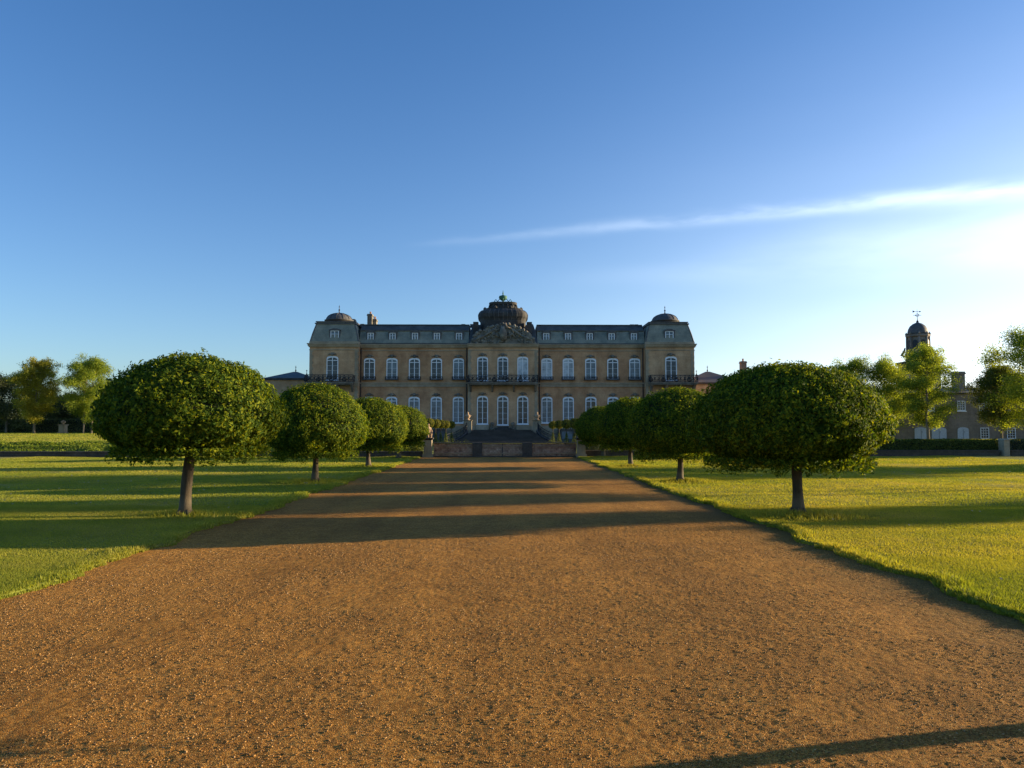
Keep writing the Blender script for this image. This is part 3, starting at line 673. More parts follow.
def pedestal(x, y, label, slabel, rz):
    o = empty('stone_pedestal', (x, y, 0)); tag(o, label, 'pedestal', 'statue pedestals at the ends of the parterre wall')
    MB().box(-0.30, 0.30, -0.30, 0.30, -0.1, 0.18).build('base', M['trim'], o)
    MB().box(-0.23, 0.23, -0.23, 0.23, 0.182, 1.0).box(-0.16, 0.16, -0.24, 0.24, 0.30, 0.90).build('shaft', M['trim'], o)
    MB().frus((-0.24,0.24,-0.24,0.24), 1.002, (-0.31,0.31,-0.31,0.31), 1.07).box(-0.31, 0.31, -0.31, 0.31, 1.072, 1.13).build('cap', M['darkstone'], o)
    # small seated figure of carved stone: draped body, raised knee, bent arm, head
    f = empty('garden_statue', (x, y, 1.13), rz); tag(f, slabel, 'statue', 'statues on the wall pedestals')
    me = bpy.data.meshes.new('figure')
    joints = [((0,0,0.22),.13),((0,0.01,0.40),.12),((0,0.02,0.55),.13),((0,0.0,0.64),.055),((0,-0.02,0.75),.085),((0,-0.02,0.82),.07),
              ((-0.15,0.02,0.56),.055),((-0.21,-0.05,0.40),.045),((-0.12,-0.15,0.36),.035),((0.15,0.02,0.56),.055),((0.22,0.0,0.42),.045),((0.18,-0.12,0.30),.035),
              ((-0.09,-0.06,0.20),.09),((-0.10,-0.20,0.24),.07),((-0.09,-0.20,0.05),.05),((-0.09,-0.26,0.03),.04),
              ((0.09,-0.06,0.20),.09),((0.11,-0.19,0.20),.07),((0.10,-0.17,0.05),.05),((0.11,-0.24,0.03),.04)]
    edges = [(0,1),(1,2),(2,3),(3,4),(4,5),(2,6),(6,7),(7,8),(2,9),(9,10),(10,11),(0,12),(12,13),(13,14),(14,15),(0,16),(16,17),(17,18),(18,19)]
    me.from_pydata([j[0] for j in joints], edges, []); bm = bmesh.new(); bm.from_mesh(me); bm.verts.layers.skin.verify(); bm.to_mesh(me); bm.free()
    fo = bpy.data.objects.new('figure', me); C.objects.link(fo); fo.parent = f
    md = fo.modifiers.new('skin', 'SKIN')
    for i, j in enumerate(joints): me.skin_vertices[0].data[i].radius = (j[1], j[1])
    me.skin_vertices[0].data[0].use_root = True
    fo.modifiers.new('sub', 'SUBSURF').levels = 2; fo.modifiers['sub'].render_levels = 2; me.materials.append(M['statue'])
    mb = MB(); mb.lathe([(0.24,0.0),(0.23,0.05),(0.19,0.10),(0.16,0.17),(0.10,0.21)], (0,0.05,0), 12, 2.4); mb.build('rock_seat', M['statue'], f, True)
    return o

pedestal(-4.30, WY-0.05, 'tall grey stone pedestal at the left end of the parterre wall', 'sunlit carved stone figure seated on the left pedestal', 0.5)
pedestal(4.62, WY-0.05, 'tall grey stone pedestal at the right end of the parterre wall, half behind a laurel', 'carved stone figure on the right pedestal, behind the farthest right laurel', -0.5)
# end pier of the right wall
o = empty('stone_pier', (29.6, WY-0.05, 0)); tag(o, 'square stone pier in the low wall at the far right', 'pier')
MB().box(-0.17,0.17,-0.12,0.42,-0.1,0.98).build('shaft', M['trim'], o); MB().frus((-0.21,0.21,-0.16,0.46), 0.982, (-0.16,0.16,-0.10,0.40), 1.08).build('cap', M['trim'], o)

# ivy bank left, box hedge right, shrubs behind the wall
def ivy_bank():
    n = 60000; X = rng.uniform(-70, -13.2, n); t = rng.random(n)
    Y = WY+0.4 + t*2.6; Z = 0.24 + t**0.75*0.62 + (vnoise(X*1.2, Y*2, 91)-0.5)*0.16
    P = np.stack([X, Y, Z], 1) + rng.normal(0, 0.025, (n,3)); V, Fc = leaf_mesh(P, np.tile([0,-0.6,0.8], (n,1)), 0.085, 1.3, 0.7)
    o = np_mesh('ivy_bank', V, Fc, M['green']); tag(o, 'band of ivy covering the bank under the raised left lawn', 'ivy', kind='stuff')
    mb = MB(); mb.add([(-75,WY+0.36,0.0),(-12.8,WY+0.36,0.0),(-12.8,WY+0.36,0.2),(-75,WY+0.36,0.2),(-75,WY+3,0.78),(-12.8,WY+3,0.78),(-75,WY+3,-0.1),(-12.8,WY+3,-0.1)], [(0,1,2,3),(3,2,5,4),(5,7,6,4),(1,7,5,2)])
    tag(mb.build('earth_bank', M['laurelcore']), None, None, kind='structure')
ivy_bank()
hedge('box_hedge', 13.4, 29.42, WY+0.42, WY+1.1, 0.40, 0.98, M['box'], 'long low box hedge on top of the right-hand garden wall', 26000, 0.07)
hedge('box_hedge', 30.1, 60, WY+0.42, WY+1.1, 0.40, 0.98, M['dusky'], 'darker box hedge beyond the stone pier at the far right', 14000, 0.09)
hedge('parterre_hedge', -12.9, -4.9, WY+2.6, WY+3.3, 0.03, 0.88, M['dusky'], 'clipped dusky hedge behind the shrubs, left of the statue pedestal', 9000, 0.09)
hedge('parterre_hedge', 5.2, 12.9, WY+2.6, WY+3.3, 0.03, 0.88, M['dusky'], 'clipped dusky hedge behind the shrubs, right of the path end', 9000, 0.09)
def shrub(x, y, r, h, mat, label, group, n=1500, ls=0.06):
    dv = rng.normal(0,1,(n,3)); dv /= np.linalg.norm(dv,axis=1)[:,None]; dv[:,2] = np.abs(dv[:,2])
    ph = np.arctan2(dv[:,1], dv[:,0])
    rr = (0.55+0.5*rng.random(n)**0.6)*(0.75+0.6*vnoise(ph*2+10+x, dv[:,2]*4+y, 33)); P = dv*np.array([r,r*0.6,h])*rr[:,None]
    o = empty('flower_bed_shrub', (x, y, 0.05)); tag(o, label, 'shrub', group)
    V, Fc = leaf_mesh(P, dv, ls, 1.7, 0.8); np_mesh('foliage', V, Fc, mat, o)
    mb = MB()
    for k in range(6):
        a = k*1.05; mb.bar((0,0,-0.05), (cos(a)*r*0.5, sin(a)*r*0.3, h*0.6), 0.012, 4, 0.006)
    mb.build('stem', M['bark'], o)
sl = [(-12.2,46.3,0.95,0.80,'green','leftmost shrub behind the left garden wall, in the gap before the ivy bank'),(-10.7,46.1,0.9,0.70,'box','low shrub behind the left garden wall between the second and third laurel trunks'),
      (-9.0,46.4,0.95,0.72,'dusky','dusky shrub behind the left garden wall next to the third laurel trunk'),(-7.4,46.0,0.8,0.78,'box','shrub behind the left garden wall just left of the farthest laurel'),
      (-6.2,46.2,0.75,0.80,'green','light green shrub beside the farthest left laurel trunk'),(-5.2,46.2,0.5,0.72,'box','small shrub directly left of the left statue pedestal')]
for x,y,r,h,mt,lb in sl: shrub(x,y,r,h,M[mt],lb,'shrubs behind the left garden wall')
sr = [(5.7,46.2,0.6,0.80,'dusky','small shrub directly right of the right statue pedestal'),(7.0,46.1,0.8,0.98,'green','light green shrub seen between the two farthest right laurels'),
      (8.5,46.3,0.9,0.88,'box','shrub behind the right garden wall beside the third laurel trunk'),(10.2,46.2,0.95,0.80,'box','low shrub behind the right garden wall below the second laurel crown'),
      (12.0,46.3,0.95,0.82,'dusky','rightmost shrub behind the right garden wall, touching the long hedge')]
for x,y,r,h,mt,lb in sr: shrub(x,y,r,h,M[mt],lb,'shrubs behind the right garden wall')
for x, y, r, h, lb in ((-3.3,45.95,0.75,0.92,'leafy plant spilling over the wall panel beside the left pedestal'),(-2.3,46.1,0.6,0.80,'low leafy plant behind the left wall panel near the dark pier'),
                       (3.1,46.1,0.7,0.84,'low leafy plant behind the right wall panel near the dark pier'),(3.9,45.95,0.6,0.74,'leafy plant spilling over the wall panel beside the right pedestal')):
    shrub(x, y, r, h, M['box'], lb, 'plants behind the parterre wall', 900, 0.05)
# clipped standards (balls on stems) along the parterre walk
def standard(x, y, zt, r, label):
    o = empty('ball_topiary', (x, y, 0.03)); tag(o, label, 'topiary', 'ball-headed topiaries along the parterre walk')
    n = 2200; dv = rng.normal(0,1,(n,3)); dv /= np.linalg.norm(dv,axis=1)[:,None]
    P = dv*np.array([r,r,r*0.92])*(0.86+0.16*rng.random((n,1)))*(1+0.12*(vnoise(dv[:,0]*4+9,dv[:,2]*4+9,3)-0.5))[:,None] + np.array([0,0,zt-r])
    V, Fc = leaf_mesh(P, dv, 0.075, 1.6, 0.7); np_mesh('crown', V, Fc, M['gold'], o)
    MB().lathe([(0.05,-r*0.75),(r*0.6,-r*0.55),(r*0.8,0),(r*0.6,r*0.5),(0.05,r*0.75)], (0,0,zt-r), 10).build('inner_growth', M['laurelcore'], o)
    MB().tube([(0,0,-0.1),(0.01,0,0.7),(0,0,zt-r*1.6)], [0.055,0.045,0.04], 8).build('trunk', M['bark'], o, True)
    # slender clipped cone of green round the foot of the stem
    n = 900; t = rng.random(n); a = rng.random(n)*6.28; rr = 0.30*(1-t*0.8); P = np.stack([rr*np.cos(a), rr*np.sin(a), t*1.25], 1)
    V, Fc = leaf_mesh(P, np.stack([np.cos(a), np.sin(a), np.full(n,0.3)], 1), 0.06, 1.6, 0.7); np_mesh('foot_growth', V, Fc, M['box'], o)
for x,y,lb in ((-5.9,90,'ball topiary nearest the house steps on the left'),(-6.12,84,'second ball topiary from the house steps on the left'),(-6.2,78,'sunlit third ball topiary from the house steps on the left'),
               (-6.28,73,'fourth ball topiary from the house steps on the left'),(-6.35,67,'ball topiary on the left half hidden behind the farthest laurel')):
    standard(x,y,2.62,0.48,lb)
for x,y,lb in ((5.95,90,'ball topiary nearest the house steps on the right'),(6.08,82,'golden second ball topiary from the house steps on the right'),(6.2,74,'third ball topiary from the house steps on the right'),
               (6.3,67,'ball topiary on the right half hidden behind the farthest laurel')):
    standard(x,y,2.62,0.50,lb)

# ------------------------------------------------------------------ terrace front, steps, railings, urns
st = empty('garden_steps', (0.05, 96.4, 0)); tag(st, 'broad flight of dark stone steps up to the centre of the mansion', 'steps')
ns = 13
for k in range(ns):
    z1 = 1.6*(k+1)/ns; y0 = k*0.66; hw = 5.9 - 2.0*(k/(ns-1))**0.9
    MB().box(-hw, hw, y0, 8.78, (1.6*k/ns - (0.2 if k == 0 else 0)) + (0.001 if k else 0), z1-0.05).box(-hw-0.03, hw+0.03, y0-0.04, 8.78, z1-0.049, z1).build('step', M['step'], st)
def rail_panel(mb, p, q, h, n, t=0.022):
    """scrolled iron railing between p and q, height h"""
    p = Vector(p); q = Vector(q); up = Vector((0,0,h))
    mb.bar(p+up, q+up, t*1.4, 4); mb.bar(p+up*0.12, q+up*0.12, t, 4)
    d = (q-p)
    for i in range(n+1):
        a = p + d*(i/n); mb.bar(a+up*0.02, a+up, t*(1.6 if i % 4 == 0 else 0.8), 4)
        if i < n:
            c = p + d*((i+0.5)/n) + up*0.55; r = min(d.length/n*0.42, h*0.32); u = d.normalized()
            pts = [c + u*cos(k*PI/4)*r + Vector((0,0,sin(k*PI/4)*r)) for k in range(9)]
            mb.tube(pts, [t*0.9]*9, 4)
for s_, nm in ((-1,'left'),(1,'right')):
    o = empty('step_railing', (0.05, 96.4, 0)); tag(o, 'ornate scrolled dark railing curving down the %s side of the garden steps' % nm, 'railing', 'railings flanking the garden steps')
    mb = MB(); pts = []
    for k in range(7):
        t = k/6; pts.append(Vector((s_*(6.9 - 2.1*sin(t*PI/2)), -0.6 + 8.6*t, 0.0 + 1.6*t**1.25)))
    for a, b in zip(pts, pts[1:]): rail_panel(mb, a, b, 1.0, 4, 0.03)
    mb.build('scrollwork', M['iron'], o)
    mb = MB(); 
    for a, b in zip(pts, pts[1:]):
        mb.add([(a.x-0.2,a.y,-0.1),(a.x+0.2,a.y,-0.1),(b.x+0.2,b.y,-0.1),(b.x-0.2,b.y,-0.1),(a.x-0.2,a.y,a.z+0.02),(a.x+0.2,a.y,a.z+0.02),(b.x+0.2,b.y,b.z+0.02),(b.x-0.2,b.y,b.z+0.02)],
               [(3,2,1,0),(4,5,6,7),(0,1,5,4),(1,2,6,5),(2,3,7,6),(3,0,4,7)])
    mb.build('string_wall', M['step'], o)
    x = s_*4.75 + 0.05
    o = empty('terrace_pier', (x, 105.6, 0)); tag(o, 'grey stone pier at the head of the steps on the %s' % nm, 'pier', 'piers at the head of the steps')
    MB().box(-0.55,0.55,-0.55,0.55,-0.1,2.75).build('shaft', M['trim'], o); MB().frus((-0.56,0.56,-0.56,0.56), 2.752, (-0.68,0.68,-0.68,0.68), 2.9).build('cap', M['trim'], o)
    o = empty('stone_urn', (x, 105.6, 2.9)); tag(o, 'pale stone urn on the %s pier at the head of the steps' % nm, 'urn', 'urns on the step piers')
    MB().lathe([(0.34,0),(0.34,0.08),(0.22,0.12),(0.16,0.2),(0.30,0.36),(0.40,0.55),(0.38,0.68),(0.24,0.76),(0.14,0.84),(0.17,0.95),(0.12,1.08),(0.03,1.16)], (0,0,0), 14).build('bowl', M['statue'], o, True)
    for k in range(2):
        a = k*PI; MB().tube([(0.36*cos(a),0.36*sin(a),0.5),(0.48*cos(a),0.48*sin(a),0.62),(0.34*cos(a),0.34*sin(a),0.74)], [0.05,0.06,0.04], 5).build('handle', M['statue'], o, True)
    # retaining wall of the terrace with paler panels and dark piers, balustrade above
    x0, x1 = (s_*7.6, s_*40); x0, x1 = min(x0,x1), max(x0,x1)
    o = empty('terrace_wall', ((x0+x1)/2, 104.6, 0)); tag(o, 'panelled terrace wall with balustrade, %s of the garden steps' % nm, 'wall', 'terrace walls either side of the steps')
    hw = (x1-x0)/2
    MB().box(-hw, hw, 0.1, 0.58, -0.1, 1.55).build('masonry', M['lead'], o)
    MB().box(-hw, hw, -0.05, 0.6, 1.552, 1.66).build('coping', M['darkstone'], o)
    mb = MB(); mp = MB(); mbal = MB(); k = 0; x = -hw
    while x < hw-0.5:
        mb.box(x, x+0.35, 0.0, 0.58, -0.1, 1.55); mb.box(x, x+0.35, 0.02, 0.5, 1.662, 2.45)
        if x+2.2 <= hw: mp.box(x+0.55, x+1.95, 0.06, 0.1, 0.35, 1.35)
        for q in range(7):
            bx = x+0.5+q*0.25
            if bx < hw: mbal.lathe([(0.06,0),(0.05,0.1),(0.08,0.3),(0.04,0.55),(0.06,0.68)], (bx, 0.25, 1.662), 6)
        x += 2.2
    mb.build('pilaster', M['darkstone'], o); mp.build('panel', M['halfblind'], o); 
    b = mbal.build('balusters', M['darkstone'], o); b['kind'] = 'stuff'
    MB().box(-hw, hw, 0.1, 0.42, 2.452, 2.56).build('handrail', M['darkstone'], o)

# ------------------------------------------------------------------ the mansion
D = 116.0                       # wing facades
K = D/F
house = empty('country_mansion', (0, D, 1.6)); tag(house, 'long two-storey limestone mansion with slate mansard roof, corner domes and a central cupola', 'mansion')
def hx(px): return (px-502)*K
def hz(py): return (430-py)*K          # above the terrace (z = 1.6 local 0)
def part(mb, name, m, parent=house, smooth=False): return mb.build(name, m, parent, smooth)
ZE = hz(344.5)                  # top of cornice
XL, XR = hx(311.4), hx(693.6)
PLx = (XL, hx(359.8)); PRx = (hx(645), XR); PC = (hx(468), hx(538))
WX = [(PLx[1], PC[0]), (PC[1], PRx[0])]
BACK = 16.0
# walls: wings at y=0, pavilions forward 1.2, centre forward 0.9
def wall_block(x0, x1, y0, mat):
    w_ = MB().box(x0, x1, y0, BACK, -0.05, ZE-0.55).build('wall', mat, house)
    return w_
for x0, x1 in WX: wall_block(x0, x1, 0.0, M['stone'])
for x0, x1 in (PLx, PRx): wall_block(x0, x1, -1.2, M['stone2'])
wall_block(PC[0], PC[1], -0.9, M['stone2'])
def bands(x0, x1, y0, tag_):
    e0 = 0.34 if x0 <= XL+0.01 else 0.12; e1 = 0.34 if x1 >= XR-0.01 else 0.12
    if tag_ == 'w': e0 = e1 = -0.02
    c = MB().box(x0-e0*0.4, x1+e1*0.4, y0-0.22, BACK+0.02, ZE-0.56, ZE-0.40).box(x0-e0*0.7, x1+e1*0.7, y0-0.34, BACK+0.03, ZE-0.399, ZE-0.16).box(x0-e0, x1+e1, y0-0.46, BACK+0.04, ZE-0.159, ZE-0.02)
    c.build('cornice', M['trim'], house)
    MB().box(x0-e0*0.2, x1+e1*0.2, y0-0.08, y0+0.3, hz(351)-0.06, hz(351)+0.07).build('architrave', M['trim'], house)
    MB().box(x0-e0*0.3, x1+e1*0.3, y0-0.16, y0+0.3, hz(387.2), hz(386.0)).box(x0-e0*0.3, x1+e1*0.3, y0-0.10, y0+0.3, hz(385.95), hz(384.2)).box(x0-e0*0.4, x1+e1*0.4, y0-0.22, y0+0.3, hz(384.15), hz(383.0)).build('string_course', M['trim'], house)
    MB().box(x0-e0*0.2, x1+e1*0.2, y0-0.14, y0+0.3, 0.0, 0.55).build('plinth', M['trim'], house)
for x0, x1 in WX: bands(x0, x1, 0.0, 'w')
for x0, x1 in (PLx, PRx): bands(x0, x1, -1.2, 'p')
bands(PC[0], PC[1], -0.9, 'c')
# quoins
for x, y0 in ((PLx[0], -1.2), (PLx[1]-0.55, -1.2), (PRx[0], -1.2), (PRx[1]-0.55, -1.2), (PC[0], -0.9), (PC[1]-0.55, -0.9)):
    q = MB(); z = 0.56; k = 0; q.box(x+0.02, x+0.40, y0-0.03, y0+0.2, 0.555, ZE-0.96)
    while z < ZE-0.95:
        if not (hz(387.2) < z + 0.4 and z < hz(383)):
            q.box(x + (0 if k % 2 or x < 0 and False else 0.0), x + (0.55 if k % 2 else 0.42), y0-0.05, y0+0.2, z, z+0.40)
        z += 0.44; k += 1
    q.build('quoins', M['trim'], house)
for x in (hx(466.6), hx(539.4), hx(361.0), hx(643.4)):
    MB().bar((x, -0.12, 0.1), (x, -0.12, ZE-0.6), 0.075, 8).build('rain_pipe', M['iron'], house)

def arch_outline(w_, h, rise, n=8):
    pts = [(-w_/2, 0), (w_/2, 0)]
    for k in range(n+1):
        a = PI*k/n; pts.append((w_/2*cos(a), h - rise + rise*sin(a)**0.9 if 0 < k < n else h-rise))
    return pts
def sash(x, zb, w_, h, y0, kind, label=None, rise=0.36, keystone=True, casing=0.17, door=False):
    casing = 0.14 if casing == 0.17 else casing
    o = arch_outline(w_, h, rise); inn = [(px*(1-2*casing/w_), max(pz*(1-casing*1.7/h), casing*0.6)) if i > 1 else (px*(1-2*casing/w_), casing*0.6) for i, (px, pz) in enumerate(o)]
    mb = MB(); mb.frame([(x+a, zb+b) for a, b in o], [(x+a, zb+b) for a, b in inn], y0-0.10, y0+0.02)
    mb.box(x-w_/2-0.08, x+w_/2+0.08, y0-0.17, y0+0.02, zb-0.13, zb-0.003)
    wdw = mb.build('window', M['white'], house)
    if label: wdw['label'] = label
    g = MB(); g.prism([(x+a, zb+b) for a, b in inn], y0-0.02, y0+0.015); g.build('pane', M[kind], wdw)
    f = MB(); wi = w_ - 2*casing; hi = h - casing
    f.box(x-0.055, x+0.055, y0-0.065, y0-0.022, zb+casing*0.6, zb+hi-0.04)
    f.box(x-wi/2, x-0.056, y0-0.060, y0-0.022, zb+h-rise-0.36, zb+h-rise-0.25).box(x+0.056, x+wi/2, y0-0.060, y0-0.022, zb+h-rise-0.36, zb+h-rise-0.25)
    nb_ = 3 if h < 3.4 else 4
    for k in range(1, nb_):
        z = zb + (h-rise-0.4)*k/nb_
        f.box(x-wi/2, x-0.056, y0-0.045, y0-0.022, z, z+0.022).box(x+0.056, x+wi/2, y0-0.045, y0-0.022, z, z+0.022)
    f.build('glazing_bars', M['white'], wdw)
    if keystone:
        k_ = MB(); k_.prism([(x-0.16, zb+h+0.0), (x+0.16, zb+h+0.0), (x+0.24, zb+h+0.5), (x-0.24, zb+h+0.5)], y0-0.20, y0+0.02)
        for s_ in (-1, 1):
            k_.tube([(x+s_*0.2, y0-0.1, zb+h+0.2), (x+s_*0.42, y0-0.12, zb+h+0.34), (x+s_*0.62, y0-0.08, zb+h+0.12)], [0.10,0.09,0.05], 5)
        k_.build('keystone', M['carved'], house, True)
def balconet(x, zb, w_, y0, h=0.42):
    mb = MB(); a = (x-w_/2, y0-0.38, zb); b = (x+w_/2, y0-0.38, zb); n = 5
    rail_panel(mb, a, b, h, n, 0.028); rail_panel(mb, (x-w_/2, y0, zb), a, h, 1, 0.028); rail_panel(mb, b, (x+w_/2, y0, zb), h, 1, 0.028)
    mb.box(x-w_/2-0.04, x+w_/2+0.04, y0-0.42, y0-0.001, zb-0.09, zb-0.005)
    mb.build('window_railing', M['iron'], house)
UPL = [369.4, 391.9, 414.3, 436.4, 458.4]; UPR = [546.9, 568.4, 591, 613.2, 635.3]
kind = {546.9:('blind','window with a closed pale blind'), 568.4:('blind','window with a closed pale blind'), 635.3:('halfblind','window with its pale blind half drawn')}
zu = hz(379.6); hu = hz(358.3) - zu; wu = 1.66
for p in UPL + UPR:
    kd = kind.get(p, ('halfblind' if p in (391.9, 458.4, 591) else 'glass', None)); sash(hx(p), zu, wu, hu, 0.0, kd[0], kd[1]); balconet(hx(p), zu-0.05, 1.9, 0.0)
for p in UPL + UPR:
    gl = 'halfblind' if p in (391.9, 414.3, 436.4, 546.9, 568.4, 458.4) else 'glass'
    sash(hx(p), hz(423.2), wu, hz(397)-hz(423.2), 0.0, gl); 
for i, p in enumerate((482.7, 502.8, 522.6)):
    kd = ('blind', 'window with a closed pale blind') if i == 2 else ('glass', None)
    sash(hx(p), zu-0.25, 1.62, hu+0.40, -0.9, kd[0], kd[1]); 
    sash(hx(p), hz(424.3) if i != 1 else hz(425.2), 1.66, hz(396.3)-hz(424.3)+(0 if i != 1 else 0.15), -0.9, 'glass', 'tall white framed garden door' if i == 1 else None, 0.5)
for p in (334.2, 670.2):
    sash(hx(p), zu-0.2, 1.75, hu+0.38, -1.2, 'glass'); sash(hx(p), hz(423.6), 1.7, hz(396.5)-hz(423.6), -1.2, 'glass')
# door step and consoles by the centre
MB().box(hx(496), hx(510), -1.9, -0.95, 0.0, 0.25).box(hx(497.5), hx(508.5), -1.6, -0.95, 0.252, 0.5).build('door_step', M['darkstone'], house)
for p in (492.6, 512.8):
    mb = MB(); mb.box(hx(p)-0.35, hx(p)+0.35, -1.5, -1.06, 0.0, 0.28); mb.lathe([(0.16,0.28),(0.12,0.4),(0.24,0.6),(0.30,0.9),(0.20,1.05),(0.05,1.12)], (hx(p), -1.28, 0), 10)
    mb.build('door_ornament', M['carved'], house, True)
for p in (482.7, 522.6): MB().box(hx(p)-0.95, hx(p)+0.95, -1.25, -1.05, 0.0, hz(425.3)).build('window_apron', M['trim'], house)
# first-floor balconies: slab, brackets, scrolled railing
def balcony(p0, p1, y0, dep):
    x0, x1 = hx(p0), hx(p1); zb = hz(383.8)
    MB().box(x0, x1, y0-dep, y0-0.23, zb-0.16, zb).box(x0+0.15, x1-0.15, y0-dep+0.12, y0-0.23, zb-0.32, zb-0.161).build('balcony_slab', M['carved'], house)
    n = max(3, int((x1-x0)/3.0)); 
    for k in range(n+1):
        x = x0+0.4 + (x1-x0-0.8)*k/n
        mb = MB(); mb.add([(x-0.16,y0-dep+0.25,zb-0.33),(x+0.16,y0-dep+0.25,zb-0.33),(x+0.16,y0-0.02,zb-0.33),(x-0.16,y0-0.02,zb-0.33),(x-0.13,y0-0.35,zb-1.2),(x+0.13,y0-0.35,zb-1.2),(x+0.13,y0-0.02,zb-1.35),(x-0.13,y0-0.02,zb-1.35)],
                          [(0,1,2,3),(7,6,5,4),(4,5,1,0),(5,6,2,1),(6,7,3,2),(7,4,0,3)]); mb.build('bracket', M['carved'], house)
    mb = MB(); nseg = int((x1-x0)/0.62)
    a = (x0+0.08, y0-dep+0.1, zb+0.01); b = (x1-0.08, y0-dep+0.1, zb+0.01)
    rail_panel(mb, a, b, 1.08, nseg, 0.055); rail_panel(mb, (a[0], y0-0.05, a[2]), a, 1.08, 2, 0.035); rail_panel(mb, b, (b[0], y0-0.05, b[2]), 1.08, 2, 0.035)
    for k in range(0, nseg+1, 3):
        xx = a[0] + (b[0]-a[0])*k/nseg; mb.ring((xx, a[1]-0.03, zb+0.45), 0.28, 0.085, 8); mb.ring((xx, a[1]-0.03, zb+0.85), 0.14, 0.04, 8)
    mb.build('balcony_railing', M['iron'], house)
balcony(468.3, 537.7, -0.9, 1.7); balcony(309.8, 357.0, -1.2, 1.6); balcony(647.3, 694.8, -1.2, 1.6)

# roofs
ZR1 = hz(331.2)*1.007; ZR2 = hz(324.3)*1.016
for x0, x1 in WX:
    r = MB().frus((x0-0.1, x1+0.1, -0.25, BACK), ZE+0.002, (x0-0.1, x1+0.1, 0.75, BACK-1), ZR1).build('roof', M['slate'], house)
    MB().box(x0-0.1, x1+0.1, -0.42, -0.05, ZE+0.001, ZE+0.16).build('gutter', M['slatedk'], r)
    MB().box(x0-0.1, x1+0.1, 0.60, BACK-0.9, ZR1+0.002, ZR1+0.17).build('roof_moulding', M['lead'], r)
    MB().frus((x0-0.1, x1+0.1, 0.85, BACK-1), ZR1+0.172, (x0-0.1, x1+0.1, 2.0, BACK-2.4), ZR2-0.12).box(x0-0.1, x1+0.1, 1.9, BACK-2.3, ZR2-0.118, ZR2).build('upper_roof', M['slatedk'], r)
def dormer(x, y0, zb, w_, h, cs=M['white']):
    mb = MB(); mb.box(x-w_/2-0.22, x+w_/2+0.22, y0, y0+1.5, zb-0.16, zb-0.01)
    mb.box(x-w_/2-0.18, x-w_/2, y0+0.05, y0+1.3, zb, zb+h).box(x+w_/2, x+w_/2+0.18, y0+0.05, y0+1.3, zb, zb+h)
    mb.box(x-w_/2-0.24, x+w_/2+0.24, y0-0.02, y0+1.6, zb+h+0.001, zb+h+0.14)
    mb.prism([(x-w_/2-0.2, zb+h+0.142), (x+w_/2+0.2, zb+h+0.142), (x+w_/4, zb+h+0.34), (x-w_/4, zb+h+0.34)], y0, y0+1.7)
    d = mb.build('dormer', M['lead'], house)
    fb = MB(); fb.frame([(x-w_/2,zb),(x+w_/2,zb),(x+w_/2,zb+h),(x-w_/2,zb+h)], [(x-w_/2+.11,zb+.1),(x+w_/2-.11,zb+.1),(x+w_/2-.11,zb+h-.1),(x-w_/2+.11,zb+h-.1)], y0+0.05, y0+0.14)
    fb.box(x-0.05, x+0.05, y0+0.06, y0+0.13, zb+0.1, zb+h-0.1).box(x-w_/2+.11, x-0.051, y0+0.07, y0+0.13, zb+h*0.62, zb+h*0.66).box(x+0.051, x+w_/2-.11, y0+0.07, y0+0.13, zb+h*0.62, zb+h*0.66)
    fb.build('window_frame', cs, d)
    MB().box(x-w_/2+0.02, x+w_/2-0.02, y0+0.145, y0+0.2, zb+0.02, zb+h-0.02).build('pane', M['halfblind'], d)
for p in (370, 392, 414.5, 436.5, 458.7, 546.5, 568.5, 590.3, 612.5, 635): dormer(hx(p), 0.05, hz(341.3), 0.92, hz(332.8)-hz(341.3))
